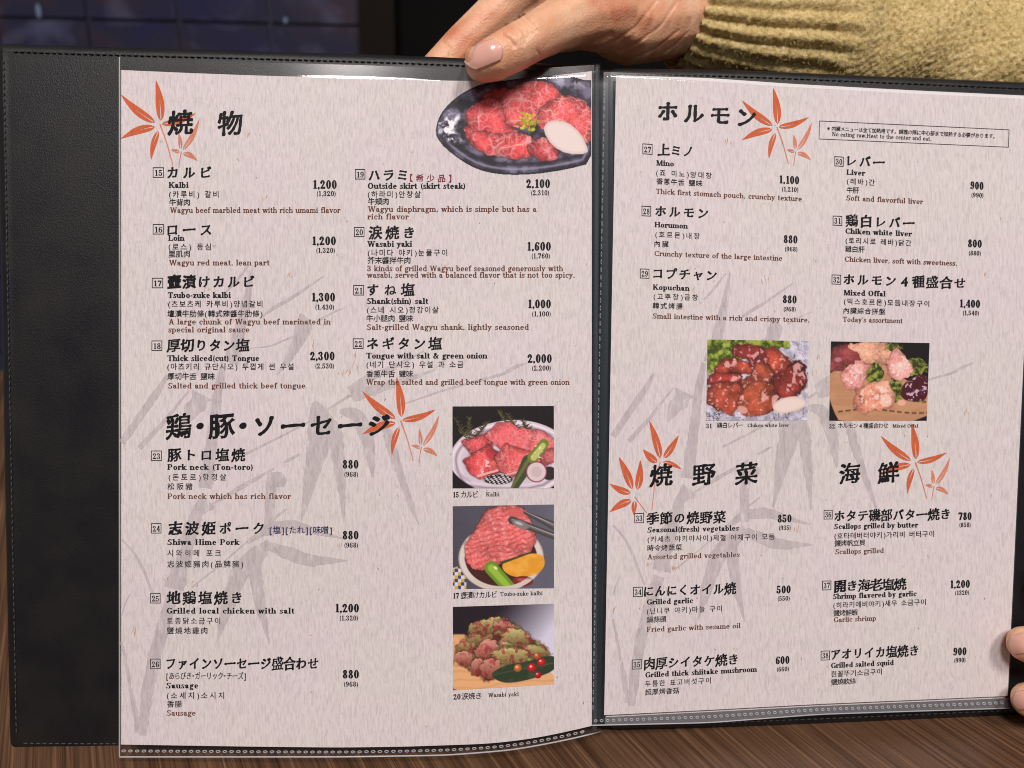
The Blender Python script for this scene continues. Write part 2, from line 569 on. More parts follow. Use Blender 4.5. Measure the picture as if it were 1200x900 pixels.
L_TOP = [(141, 82), (220, 85.5), (300, 88.5), (430, 92), (545, 95), (600, 93), (650, 88.5), (696, 83)]
L_BOT = [(141, 872.5), (300, 875), (400, 876), (475, 875), (575, 871.5), (625, 865.5), (662, 858), (696, 850)]
LS_TOP = [(139, 66), (220, 69), (300, 71.5), (430, 75), (545, 79.5), (640, 78), (705, 74)]
LS_BOT = [(139, 887), (400, 887), (525, 885), (600, 879), (650, 870), (691, 861), (705, 857)]
R_TOP = [(700, 87), (722, 88.3), (830, 95), (930, 102), (1070, 109.5), (1230, 117)]
R_BOT = [(690, 839), (709, 838), (830, 832), (960, 825), (1180, 815.6), (1230, 814)]
RS_TOP = [(690, 82), (722, 83), (830, 89.5), (930, 97), (1070, 104.5), (1230, 112)]
RS_BOT = [(690, 850), (830, 847), (960, 837), (1177, 830), (1230, 828)]
def rl_x(y): return 708 + (837 - y) * 0.0185
def rr_x(y): return 1181 + (815 - y) * 0.047

def sheet(name, page, top, bot, xl, xr, zoff, mt, nu=90, nv=120, extra=None, parent=None):
    """a sheet filling the outline; xl/xr give its side edges at each height"""
    u = np.linspace(0, 1, nu)[:, None]
    v = np.linspace(0, 1, nv)[None, :]
    x = np.broadcast_to((xl(450.0) + (xr(450.0) - xl(450.0)) * u), (nu, nv)).copy()
    for _ in range(3):
        yt, yb = smoothcurve(x, top), smoothcurve(x, bot)
        y = yt + (yb - yt) * v
        x = xl(y) + (xr(y) - xl(y)) * u
    d = page(x, y) - zoff
    if extra is not None:
        d = d + extra(x, y, np.broadcast_to(u, (nu, nv)), np.broadcast_to(v, (nu, nv)))
    P = W(x, y, d).reshape(-1, 3)
    uv = np.stack([x / 100, y / 100], -1).reshape(-1, 2)
    return mk(name, P, gridfaces(nu, nv), mt, parent or MENU, smooth=True, uv=uv)

def thick(o, th):
    s = o.modifiers.new('thickness', 'SOLIDIFY')
    s.thickness = th
    s.offset = 1.0
    return o

# covers -----------------------------------------------------------------
C_TOP = [(-12, 51), (0, 51.5), (140, 56), (300, 60), (470, 65), (543, 68), (640, 74), (700, 80), (760, 81), (830, 81), (930, 85), (1200, 96.5), (1235, 98)]
C_BOT = [(-12, 878), (13, 878), (141, 879), (300, 874), (500, 864), (700, 855), (830, 853), (960, 848), (1184, 838), (1235, 836)]
def cl_x(y): return -4 + (np.asarray(y, float) - 51) * 0.0195
def cover(name, xl, xr, nu, nv, label=None):
    u = 0.5 - 0.5 * np.cos(np.linspace(0, np.pi, nu)) ; u = 0.35 * u + 0.65 * np.linspace(0, 1, nu)
    v = 0.5 - 0.5 * np.cos(np.linspace(0, np.pi, nv)) ; v = 0.35 * v + 0.65 * np.linspace(0, 1, nv)
    u = np.sort(np.concatenate([u, [0.003, 0.007, 0.012, 0.988, 0.993, 0.997]]))[:, None]
    v = np.sort(np.concatenate([v, [0.002, 0.005, 0.009, 0.991, 0.995, 0.998]]))[None, :]
    nu, nv = u.shape[0], v.shape[1]
    x = np.broadcast_to(xl(450.0) + (xr(450.0) - xl(450.0)) * u, (nu, nv)).copy()
    for _ in range(3):
        yt, yb = smoothcurve(x, C_TOP), smoothcurve(x, C_BOT)
        y = yt + (yb - yt) * v
        x = xl(y) + (xr(y) - xl(y)) * u
    # rounded corners and padded rim
    ex = np.minimum(x - xl(y), xr(y) - x)
    ey = np.minimum(y - yt, yb - y)
    e = np.minimum(ex, ey)
    rim = np.clip(e / 9.0, 0, 1)
    sew = np.exp(-((e - 10.5) / 1.6) ** 2) * 0.0006
    d = d_cover(x) + 0.0021 * (1 - np.sqrt(1 - (1 - rim) ** 2)) + sew
    rc = 11.0
    inx, iny = np.clip(rc - ex, 0, None), np.clip(rc - ey, 0, None)
    rr = np.hypot(inx, iny)
    k = np.where((rr > rc), rc / np.maximum(rr, 1e-6), 1.0)
    sx = np.where(x - xl(y) < xr(y) - x, 1, -1)
    sy = np.where(y - yt < yb - y, 1, -1)
    x = x + sx * (inx - inx * k)
    y = y + sy * (iny - iny * k)
    front = W(x, y, d).reshape(-1, 3)
    back = W(x, y, np.maximum(d_cover(x) + 0.0042 - 0.0012 * (1 - rim), d + 0.0006)).reshape(-1, 3)
    n = nu * nv
    fs = gridfaces(nu, nv) + [tuple(reversed(f)) for f in gridfaces(nu, nv, n)]
    ring = [i * nv for i in range(nu)] + [(nu - 1) * nv + j for j in range(1, nv)] + [i * nv + nv - 1 for i in range(nu - 2, -1, -1)] + [j for j in range(nv - 2, 0, -1)]
    for a, b_ in zip(ring, ring[1:] + ring[:1]):
        fs.append((a, b_, b_ + n, a + n))
    uv = np.stack([x / 100, y / 100], -1).reshape(-1, 2)
    o = mk(name, np.concatenate([front, back]), fs, M['leather'], MENU, smooth=True, uv=np.concatenate([uv, uv]))
    if label:
        o['label'] = label
    return o
cov_l = cover('cover_panel', cl_x, lambda y: 690.0 + 0 * np.asarray(y, float), 60, 70)
cov_r = cover('cover_panel', lambda y: 712.0 + 0 * np.asarray(y, float), lambda y: 1226 - (np.asarray(y, float) - 98) * 0.030, 50, 70)
# spine strip between the panels, a little behind them
def build_spine():
    xs = np.linspace(684, 718, 9)[:, None]
    ys = np.linspace(83, 852, 40)[None, :]
    x, y = np.broadcast_arrays(xs, ys)
    d = d_cover(x) + 0.0022 + 0.0012 * np.cos((x - 701) / 17 * np.pi / 2)
    o = mk('spine', W(x, y, d).reshape(-1, 3), gridfaces(9, 40), M['leather'], MENU, smooth=True, uv=np.stack([x / 100, y / 100], -1).reshape(-1, 2))
    thick(o, 0.0012)
build_spine()

def stitches(path, parent, mt, pitch=7.4, length=5.4):
    """sewn stitches: short rounded threads along a pixel path lying on the cover"""
    pts = np.array(path, float)
    seg = np.hypot(*np.diff(pts, axis=0).T)
    cum = np.concatenate([[0], np.cumsum(seg)])
    vs, fs = [], []
    s = pitch
    while s < cum[-1] - pitch:
        a = [np.interp(s + k * length, cum, pts[:, 0]) for k in (0, 0.3, 0.7, 1)]
        c = [np.interp(s + k * length, cum, pts[:, 1]) for k in (0, 0.3, 0.7, 1)]
        dx, dy = a[3] - a[0], c[3] - c[0]
        l = math.hypot(dx, dy); nx, ny = -dy / l, dx / l
        base = len(vs)
        tilt = random.uniform(-0.5, 0.5)
        for k in range(4):
            w = (0.35, 0.8, 0.8, 0.35)[k]
            t = (k - 1.5) * tilt
            for sx, dz in ((-1, 0.0001), (0, 0.0007), (1, 0.0001)):
                px, py = a[k] + nx * (w * sx + t * .4), c[k] + ny * (w * sx + t * .4)
                vs.append(W(px, py, float(d_cover(px)) - dz + (0.0003 if k in (0, 3) else 0)))
        for k in range(3):
            for j in range(2):
                q = base + k * 3 + j
                fs.append((q, q + 1, q + 4, q + 3))
        s += pitch
    o = mk('stitching', vs, fs, mt, parent, smooth=True)
    o['kind'] = 'stuff'
random.seed(4)
xs = np.linspace(8, 684, 60)
ys = np.linspace(62, 868, 60)
stitches([(x, smoothcurve(x, C_TOP) + 8.5) for x in xs], cov_l, M['thread'])
stitches([(float(cl_x(y)) + 7.5, y) for y in ys], cov_l, M['thread_pale'])
stitches([(x, smoothcurve(x, C_BOT) - 7) for x in np.linspace(20, 684, 60)], cov_l, M['thread_pale'])
xs = np.linspace(716, 1215, 60)
stitches([(x, smoothcurve(x, C_TOP) + 7) for x in xs], cov_r, M['thread'])
stitches([(x, smoothcurve(x, C_BOT) - 5.5) for x in xs], cov_r, M['thread_pale'])

# papers -----------------------------------------------------------------
PAGE_L = sheet('printed_page', d_left, L_TOP, L_BOT, lambda y: 141.5 + 0 * y, lambda y: 693.5 + 0 * y, 0, M['paper'], 110, 140)
PAGE_L['label'] = 'left printed menu page with four dish photographs'
PAGE_R = sheet('printed_page', d_right, R_TOP, R_BOT, rl_x, rr_x, 0, M['paper'], 100, 130)
PAGE_R['label'] = 'right printed menu page with two dish photographs'
# the sleeves below: one more page behind each, a little offset
under_r = sheet('under_page', d_right, [(x, y - 3.6 * min(1, max(0, (x - 720) / 60))) for x, y in R_TOP], [(x, y + 2.4) for x, y in R_BOT], lambda y: rl_x(y) + 2, lambda y: rr_x(y) - 3, -0.0022, M['card'], 40, 40)  # whiter and raised at the top, imitating pale paper edge plus film glare
under_l = sheet('under_page', d_left, [(x, y + 5) for x, y in L_TOP], [(x, y - 6) for x, y in L_BOT], lambda y: 146 + 0 * y, lambda y: 688 + 0 * y, -0.0030, M['paper'], 30, 40)

# clear sleeves ------------------------------------------------------------
def curl_left(x, y, u, v):
    lip = 0.0042 * np.clip(1 - (y - smoothcurve(x, LS_TOP)) / 14.0, 0, 1) ** 2          # top opening leans back
    side = 0.0125 * np.clip((x - 691) / 13.0, 0, 1) ** 1.6                              # folds back into the binding
    bulge = -0.0009 * np.exp(-((y - smoothcurve(x, L_TOP) - 1) / 3.2) ** 2) * (0.15 + 0.85 * np.exp(-((x - 528) / 26.0) ** 2))
    return lip + side + bulge
SL_L = sheet('clear_sleeve', d_left, LS_TOP, LS_BOT, lambda y: 140.0 + 0 * y, lambda y: 704.5 + 0 * y, 0.0009, M['film'], 160, 260, curl_left)
def curl_right(x, y, u, v):
    t = y - smoothcurve(x, RS_TOP)
    lip = 0.0022 * np.clip(1 - t / 6.0, 0, 1) ** 2
    side = 0.004 * np.clip((712 - x) / 10.0, 0, 1) ** 1.5
    bulge = -0.0007 * np.exp(-((t - 6.5) / 2.6) ** 2) * (0.55 + 0.45 * np.exp(-((x - 760) / 24.0) ** 2))
    return lip + side + bulge
SL_R = sheet('clear_sleeve', d_right, RS_TOP, RS_BOT, lambda y: rl_x(y) - 15.5, lambda y: rr_x(y) + 1.5, 0.0009, M['film'], 150, 260, curl_right)
# backs of the sleeves (film in the margins, tinted reflections put into its milky colour)
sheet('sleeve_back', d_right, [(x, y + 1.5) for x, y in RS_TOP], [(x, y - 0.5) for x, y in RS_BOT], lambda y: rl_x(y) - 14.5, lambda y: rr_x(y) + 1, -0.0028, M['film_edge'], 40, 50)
sheet('sleeve_back', d_left, [(x, y + 1.5) for x, y in LS_TOP], [(x, y - 0.5) for x, y in LS_BOT], lambda y: 140.5 + 0 * y, lambda y: 696.0 + 0 * y, -0.0036, M['film_dark'], 40, 50)

sheet('sleeve_hem', d_right, [(x, y + 2.2) for x, y in R_BOT], [(x, y - 0.6) for x, y in RS_BOT], lambda y: rl_x(y) + 1, lambda y: rr_x(y) + 0.5, 0.0005, M['hem'], 60, 4)

def rod(name, pts, r, mt, parent, n=6):
    """thin tube through world points"""
    P = np.array(pts)
    T = np.gradient(P, axis=0)
    T /= np.linalg.norm(T, axis=1)[:, None]
    ref = np.array(CM[:3, 2])
    A = np.cross(T, ref); A /= np.linalg.norm(A, axis=1)[:, None]
    B = np.cross(T, A)
    a = np.arange(n) * 2 * np.pi / n
    vs = (P[:, None, :] + r * (np.cos(a)[None, :, None] * A[:, None, :] + np.sin(a)[None, :, None] * B[:, None, :])).reshape(-1, 3)
    fs = [(i * n + j, i * n + (j + 1) % n, (i + 1) * n + (j + 1) % n, (i + 1) * n + j) for i in range(len(P) - 1) for j in range(n)]
    return mk(name, vs, fs, mt, parent, smooth=True)
# welded rims of the sleeves
xs = np.linspace(140, 704, 120)
yb = smoothcurve(xs, LS_BOT)
rod('sleeve_rim', W(xs, yb, d_left(xs, yb) - 0.0009 + 0.0125 * np.clip((xs - 691) / 13.0, 0, 1) ** 1.6), 0.00035, M['weld'], SL_L)
ys = np.linspace(67, 886, 120)
rod('sleeve_rim', W(140.0 + 0 * ys, ys, d_left(140.0 + 0 * ys, ys) - 0.0009), 0.0003, M['weld'], SL_L)
xs = np.linspace(694, 1183, 120)
yb = smoothcurve(xs, RS_BOT)
rod('sleeve_rim', W(xs, yb, d_right(xs, yb) - 0.0009), 0.0003, M['weld'], SL_R)

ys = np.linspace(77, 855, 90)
rod('fold_highlight', W(699.5 - (ys - 77) * 0.004, ys, 0.3375 + 0 * ys), 0.0013, M['film_highlight'], SL_L, 10)  # milky rod added to imitate the pale highlight along the fold

def weld_dots(pts, page, parent, rx, ry, vertical=False):
    n = 8
    prof = [(1.0, 0.0), (0.72, 1.0), (0.45, 0.0)]
    vs = [(math.cos(2 * math.pi * i / n) * k, math.sin(2 * math.pi * i / n) * k, z) for i in range(n) for k, z in prof]
    fs = []
    for i in range(n):
        j = (i + 1) % n
        fs += [(i * 3, j * 3, j * 3 + 1, i * 3 + 1), (i * 3 + 1, j * 3 + 1, j * 3 + 2, i * 3 + 2)]
    me = None
    Rm = CAM_M.to_3x3()
    for px, py, slope in pts:
        d = float(page(px, py)) - 0.0011
        if me is None:
            o = mk('weld_dot', vs, fs, M['weld'], parent, smooth=True)
            me = o.data
        else:
            o = bpy.data.objects.new('weld_dot', me)
            COL.objects.link(o)
            o.parent = parent
        k = d / FPX
        o.matrix_world = Matrix.Translation(V(px, py, d)) @ (Rm @ Matrix.Rotation(-slope, 3, 'Z') @ Matrix.Diagonal((rx * k, ry * k, 0.0004))).to_4x4()
pts = []
x = 145.0
while x < 690:
    y = float(smoothcurve(x, L_BOT)) * 0.42 + float(smoothcurve(x, LS_BOT)) * 0.58 - 1.0
    y2 = float(smoothcurve(x + 4, L_BOT)) * 0.42 + float(smoothcurve(x + 4, LS_BOT)) * 0.58 - 1.0
    pts.append((x, y, math.atan2(y2 - y, 4)))
    x += 7.9
weld_dots(pts, d_left, SL_L, 2.9, 1.7)
pts = []
x = 698.0
while x < 1180:
    y = float(smoothcurve(x, R_BOT)) * 0.45 + float(smoothcurve(x, RS_BOT)) * 0.55
    pts.append((x, y, -0.03))
    x += 7.0
weld_dots(pts, d_right, SL_R, 2.3, 1.9)
pts = []
y = 100.0
while y < 836:
    pts.append((float(rl_x(y)) - 13.2, y, 0.0))
    y += 9.0
weld_dots(pts, d_right, SL_R, 0.8, 3.0)
from mathutils.geometry import tessellate_polygon
# ------------------------------------------------------------------ lettering
_stack = [0]
def zlift(base):
    """every printed layer sits a hair above the one before it"""
    _stack[0] = (_stack[0] + 1) % 40
    return base + _stack[0] * 4e-7

def print_mesh(name, pts, faces, page, z, mt, parent):
    pts = np.asarray(pts, float)
    d = page(pts[:, 0], pts[:, 1]) - z - (pts[:, 2] if pts.shape[1] > 2 else 0)
    return mk(name, W(pts[:, 0], pts[:, 1], d), faces, mt, parent, uv=pts[:, :2] / 100)

def loops_of(ch):
    """closed outline loops of a glyph (outer ones run one way, holes the other)"""
    v, N, f = glyph(ch)
    nxt = {}
    E = set()
    for p in f:
        for i in range(len(p)):
            E.add((p[i], p[(i + 1) % len(p)]))
    for (i, j) in E:
        if (j, i) not in E:
            nxt[i] = j
    out, seen = [], set()
    for s0 in list(nxt):
        if s0 in seen:
            continue
        lp, k = [], s0
        while k in nxt and k not in seen:
            seen.add(k)
            lp.append(k)
            k = nxt[k]
        if len(lp) > 2:
            out.append(v[lp])
    return out

_brush = {}
def brushed(ch):
    """heavy brush lettering grown from the outline: swelling stroke ends, thick verticals, soft corners"""
    if ch in _brush:
        return _brush[ch]
    lps = loops_of(ch)
    tot = sum(len(l) for l in lps)
    dens = float(np.clip(75.0 / max(tot, 1), 0.50, 1.1))
    def area(q):
        return 0.5 * np.sum(q[:, 0] * np.roll(q[:, 1], -1) - np.roll(q[:, 0], -1) * q[:, 1])
    def inside(pt, q):
        x0, y0 = q[:, 0], q[:, 1]
        x1, y1 = np.roll(x0, -1), np.roll(y0, -1)
        return bool(np.sum(((y0 > pt[1]) != (y1 > pt[1])) & (pt[0] < (x1 - x0) * (pt[1] - y0) / (y1 - y0 + 1e-12) + x0)) % 2)
    for amount in (1.0, 0.9, 0.8, 0.7, 0.6):      # a crowded outline gets a lighter brush
        polys = []
        for lp in lps:
            q = []
            for a, b_ in zip(lp, np.roll(lp, -1, 0)):
                n = max(1, int(np.hypot(*(b_ - a)) / 0.05))
                q += [a + (b_ - a) * i / n for i in range(n)]
            q = np.array(q)
            if len(q) < 4:
                continue
            t = np.roll(q, -1, 0) - np.roll(q, 1, 0)
            l = np.hypot(t[:, 0], t[:, 1])[:, None] + 1e-9
            N = np.stack([t[:, 1], -t[:, 0]], 1) / l
            e0 = q - np.roll(q, 1, 0)
            e1 = np.roll(q, -1, 0) - q
            turn = np.arctan2(e0[:, 0] * e1[:, 1] - e0[:, 1] * e1[:, 0], (e0 * e1).sum(1))
            cv = np.clip(turn, 0, None)
            cv = (np.roll(cv, 1) + 2 * cv + np.roll(cv, -1)) / 3
            cv = np.clip((np.roll(cv, 1) + 2 * cv + np.roll(cv, -1)) / 3, 0, 1.1)
            ur = np.clip((N[:, 0] + N[:, 1]) / 1.4, 0, 1) ** 2
            k = dens * (0.012 + 0.022 * N[:, 0] ** 2) + cv * (0.020 + 0.022 * ur) * (0.55 + 0.45 * dens)
            h = fbm(q[:, 0] * 7 + ord(ch) % 97, q[:, 1] * 7, 5, 2) - 0.5
            k = k + h * 0.03
            q = q + N * (k * amount)[:, None]
            p2 = np.roll(q, -1, 0)
            q = np.stack([q * .75 + p2 * .25, q * .25 + p2 * .75], 1).reshape(-1, 2)
            x = q[:, 0] - 0.5
            q[:, 1] += 0.085 * x - 0.05 * x * x
            q[:, 0] = q[:, 0] + 0.03 * (q[:, 1] - 0.38)
            polys.append(q)
        outer = [q for q in polys if area(q) > 0]
        holes = [q for q in polys if area(q) <= 0]
        VV, FF = [], []
        for n, q in enumerate(outer):
            grp = [q] + [h for h in holes if inside(h.mean(0), q) and abs(area(h)) < area(q)]
            tri = tessellate_polygon([[Vector((x, y, 0)) for x, y in g] for g in grp])
            off = len(VV)
            for g in grp:
                VV += [(x, y) for x, y in g]
            FF += [tuple(off + t for t in tr) for tr in tri]
        A = np.array(VV)
        got = sum(abs((A[t[1]][0] - A[t[0]][0]) * (A[t[2]][1] - A[t[0]][1]) - (A[t[2]][0] - A[t[0]][0]) * (A[t[1]][1] - A[t[0]][1])) / 2 for t in FF)
        want = sum(area(q) for q in polys)
        if abs(got - want) < 0.035 * want:
            break
    else:                                           # too crowded: fatten the original outline instead
        v, N, f = glyph(ch)
        k = 0.020 * dens + 0.018 * dens * N[:, 0] ** 2 + 0.014 * np.clip((N[:, 0] + N[:, 1]) / 1.5, 0, 1) ** 3
        q = v + N * k[:, None]
        q[:, 1] += 0.085 * (q[:, 0] - 0.5)
        VV, FF = q, f
    _brush[ch] = (np.array(VV), FF)
    return _brush[ch]

def styled(ch, style):
    v, N, f = glyph(ch)
    if len(v) == 0 or style == 'plain':
        return v, f
    if style == 'brush':
        return brushed(ch)
    if style == 'brush_small':
        a, b, c, tilt = -0.006, 0.014, 0.012, 0.06
    elif style == 'thin':
        a, b, c, tilt = -0.003, 0.012, 0.0, 0.0
    dens = np.clip(70.0 / max(len(v), 1), 0.55, 1.15) if style != 'thin' else 1
    k = a * dens + b * N[:, 0] ** 2 * dens + c * np.clip((N[:, 0] + N[:, 1]) / 1.5, 0, 1) ** 3
    q = v + N * k[:, None]
    q[:, 1] += tilt * (q[:, 0] - 0.5)
    return q, f

HALF = set(' ()[]・')
def cjk(name, text, xl, xr, yl, yr, size, page, parent, mt='ink', style='brush', squash=1.0):
    """text whose visible ink runs from pixel xl to xr, centred on heights yl..yr"""
    pos, adv = [], 0.0
    for ch in text:
        w = 0.5 if ch in HALF else 1.0
        pos.append(adv + w / 2)
        adv += w
    if len(text) > 2:
        squash = min(1.0, (xr - xl) / max(adv - 0.1, 1) / size * 1.04)
    gs = []
    for ch, p in zip(text, pos):
        if ch == ' ':
            continue
        v, f = styled(ch, style)
        if len(v) == 0:
            continue
        cx = 0.5
        if ch in '()[]・4' or ord(ch) < 128:
            cx = (v[:, 0].min() + v[:, 0].max()) / 2
        ks = 0.86 if style == 'brush' and '\u3040' <= ch <= '\u30ff' and ch != 'ー' else 1.0
        gs.append(((v - np.array([cx, 0.38])) * ks, f, p))
    l0 = gs[0][0][:, 0].min() * size * squash
    r0 = gs[-1][0][:, 0].max() * size * squash
    pitch = (xr - xl - (r0 - l0)) / max(gs[-1][2] - gs[0][2], 1e-6) if len(gs) > 1 else 0
    x0 = xl - l0
    P, F = [], []
    for n, (v, f, p) in enumerate(gs):
        gx = x0 + (p - gs[0][2]) * pitch
        t = (gx - xl) / max(xr - xl, 1)
        gy = yl + (yr - yl) * t
        sl = (yr - yl) / max(xr - xl, 1)
        off = len(P)
        for q in v * size:
            P.append((gx + q[0] * squash, gy - q[1] + sl * q[0], 0.0))
        F += [tuple(off + i for i in face) for face in f]
    # overlapping strokes are lifted apart by a hair: one height per connected piece
    P = np.array(P)
    lab = np.arange(len(P))
    for _ in range(40):
        old = lab.copy()
        for face in F:
            m_ = min(lab[i] for i in face)
            for i in face:
                lab[i] = m_
        if (old == lab).all():
            break
    _, idx = np.unique(lab, return_inverse=True)
    P[:, 2] = (idx % 30) * 3e-7
    return print_mesh(name, P, F, page, zlift(0.00016), M[mt], parent)

# a bookish slab-serif alphabet drawn stroke by stroke ---------------------------------
def latin(ch, Wd):
    T, X, C, D = 0.052 + (Wd - .08) * .2, 0.47, 0.69, -0.20
    s = 0.055
    P = []
    def q(*pts): P.append(list(pts))
    def v(x, y0, y1, w=None):
        w = w or Wd
        q((x - w / 2, y0), (x + w / 2, y0), (x + w / 2, y1), (x - w / 2, y1))
    def h(x0, x1, y, t=None):
        t = t or T
        q((x0, y), (x1, y), (x1, y + t), (x0, y + t))
    def sf(x, y, l=s, r=s): h(x - Wd / 2 - l, x + Wd / 2 + r, y if y < 0.1 and y > -0.05 or y < 0 else y - T)
    def sb(x, l=s, r=s): h(x - Wd / 2 - l, x + Wd / 2 + r, 0)
    def st(x, y, l=s, r=s): h(x - Wd / 2 - l, x + Wd / 2 + r, y - T)
    def ring(cx, cy, rx, ry, a0=0, a1=360, wx=None, wy=None, n=None):
        wx, wy = wx or Wd, wy or T
        n = n or max(4, int((a1 - a0) / 22))
        for i in range(n):
            t0, t1 = R(a0 + (a1 - a0) * i / n), R(a0 + (a1 - a0) * (i + 1) / n)
            q((cx + rx * math.cos(t0), cy + ry * math.sin(t0)), (cx + rx * math.cos(t1), cy + ry * math.sin(t1)),
              (cx + (rx - wx) * math.cos(t1), cy + (ry - wy) * math.sin(t1)), (cx + (rx - wx) * math.cos(t0), cy + (ry - wy) * math.sin(t0)))
    def dg(x0, y0, x1, y1, w): q((x0 - w / 2, y0), (x0 + w / 2, y0), (x1 + w / 2, y1), (x1 - w / 2, y1))
    def dot(x, y, r):
        q(*[(x + r * math.cos(a * math.pi / 4), y + r * math.sin(a * math.pi / 4)) for a in range(8)])
    w = Wd
    if ch == 'a':
        ring(.21, .33, .15, .14, 0, 165); v(.36 - w / 2, .06, .34); ring(.19, .135, .155, .145, 60, 335); h(.30, .44, 0, T * 1.3); dot(.09, .34, w * .5); adv = .46
    elif ch == 'b':
        v(.11, 0, .72); st(.11, .72, s, 0); ring(.25, .235, .20, .245, -140, 140); adv = .50
    elif ch == 'c':
        ring(.24, .235, .20, .245, 45, 320); dot(.37, .36, w * .55); adv = .45
    elif ch == 'd':
        v(.39, 0, .72); st(.39, .72, s, 0); sb(.39, 0, s); ring(.25, .235, .20, .245, 40, 320); adv = .52
    elif ch == 'e':
        ring(.24, .235, .20, .245, 0, 320); h(.08, .42, .22); adv = .47
    elif ch == 'f':
        v(.15, 0, .58); sb(.15); h(.03, .30, X - T); ring(.27, .58, .12 + w / 2, .15, 60, 180); dot(.31, .64, w * .5); adv = .32
    elif ch == 'g':
        ring(.22, .31, .17, .17); ring(.22, -.09, .20, .115); dg(.11, .03, .14, .16, T * 1.6); h(.30, .46, .41, T * 1.3); q((.08, .02), (.30, -.01), (.33, .05), (.1, .09)); adv = .46
    elif ch == 'h':
        v(.11, 0, .72); st(.11, .72, s, 0); sb(.11); v(.39, 0, .30); sb(.39); ring(.25, .30, .14 + w / 2, .17, 0, 160); adv = .50
    elif ch == 'i':
        v(.13, 0, X); sb(.13); st(.13, X, s, 0); dot(.13, .62, w * .62); adv = .26
    elif ch == 'j':
        v(.15, -.1, X); st(.15, X, s, 0); dot(.15, .62, w * .62); ring(.06, -.1, .09 + w / 2, .11, 180, 360); adv = .27
    elif ch == 'k':
        v(.11, 0, .72); st(.11, .72, s, 0); sb(.11); dg(.15, .18, .37, X, T * 1.7); dg(.40, 0, .22, .27, w * 1.15); sb(.41, .04, .05); st(.38, X, .05, .03); adv = .50
    elif ch == 'l':
        v(.13, 0, .72); sb(.13); st(.13, .72, s, 0); adv = .26
    elif ch == 'm':
        v(.11, 0, X); sb(.11); st(.11, X, s, 0)
        for x in (.37, .63): v(x, 0, .30); sb(x); ring(x - .13, .30, .13 + w / 2, .17, 0, 160)
        adv = .74
    elif ch == 'n':
        v(.11, 0, X); sb(.11); st(.11, X, s, 0); v(.39, 0, .30); sb(.39); ring(.25, .30, .14 + w / 2, .17, 0, 160); adv = .50
    elif ch == 'o':
        ring(.24, .235, .21, .245); adv = .48
    elif ch == 'p':
        v(.11, D, X); sf(.11, D); st(.11, X, s, 0); ring(.26, .235, .20, .245, -140, 140); adv = .50
    elif ch == 'q':
        v(.39, D, X); sf(.39, D); ring(.24, .235, .20, .245, 40, 320); adv = .50
    elif ch == 'r':
        v(.12, 0, X); sb(.12); st(.12, X, s, 0); ring(.27, .30, .14, .17, 50, 170); dot(.34, .39, w * .58); adv = .39
    elif ch == 's':
        ring(.19, .345, .145, .135, 30, 270, w * .85); ring(.19, .13, .155, .14, -150, 90, w * .85); v(.33, .32, .47, T); v(.045, 0, .15, T); adv = .38
    elif ch == 't':
        v(.15, .1, .62); h(.03, .29, X - T); ring(.24, .12, .09 + w / 2, .13, 180, 310); adv = .33
    elif ch == 'u':
        v(.11, .14, X); st(.11, X, s, 0); v(.38, 0, X); st(.38, X, s, 0); sb(.38, 0, s); ring(.245, .16, .135 + w / 2, .17, 180, 340); adv = .51
    elif ch == 'v':
        dg(.24, 0, .10, X, w); dg(.25, 0, .37, X, T * 1.4); st(.10, X); st(.37, X, .04, .04); adv = .46
    elif ch == 'w':
        dg(.20, 0, .09, X, w); dg(.21, 0, .33, X, T * 1.4); dg(.45, 0, .34, X, w); dg(.46, 0, .57, X, T * 1.4); st(.09, X); st(.34, X, .04, .04); st(.57, X, .03, .03); adv = .66
    elif ch == 'x':
        dg(.38, 0, .10, X, w * 1.1); dg(.08, 0, .37, X, T * 1.4); st(.10, X, .04, .04); sb(.38, .04, .04); st(.37, X, .03, .03); sb(.09, .03, .03); adv = .47
    elif ch == 'y':
        dg(.24, 0, .10, X, w); dg(.14, D + .04, .38, X, T * 1.5); st(.10, X); st(.37, X, .04, .04); dot(.11, D + .05, w * .55); adv = .47
    elif ch == 'z':
        h(.05, .37, X - T); h(.05, .38, 0); dg(.10, 0, .32, X, w * 1.2); v(.06, .34, X, T); v(.37, 0, .13, T); adv = .43
    elif ch == 'A':
        dg(.48, 0, .31, C, w * 1.1); dg(.12, 0, .30, C, T * 1.4); h(.18, .43, .20); sb(.49, .05, .05); sb(.12, .06, .06); adv = .62
    elif ch == 'C':
        ring(.33, C / 2, .29, C / 2 + .01, 40, 320, w * 1.05); v(.56, .48, C, T); v(.56, .02, .17, T); adv = .62
    elif ch == 'F':
        v(.14, 0, C); sb(.14); st(.14, C); h(.14, .52, C - T); h(.14, .38, .33); v(.52, .5, C, T); v(.37, .27, .43, T); adv = .57
    elif ch == 'G':
        ring(.33, C / 2, .29, C / 2 + .01, 40, 330, w * 1.05); v(.54, .04, .30); st(.54, .32); v(.55, .5, C, T); adv = .66
    elif ch == 'H':
        v(.14, 0, C); sb(.14); st(.14, C); v(.54, 0, C); sb(.54); st(.54, C); h(.14, .54, .33); adv = .68
    elif ch == 'K':
        v(.14, 0, C); sb(.14); st(.14, C); dg(.18, .26, .50, C, T * 1.5); dg(.53, 0, .29, .42, w * 1.15); sb(.55, .05, .05); st(.5, C, .05, .05); adv = .66
    elif ch == 'L':
        v(.14, 0, C); sb(.14, s, 0); st(.14, C); h(.14, .50, 0); v(.50, 0, .20, T * 1.2); adv = .56
    elif ch == 'M':
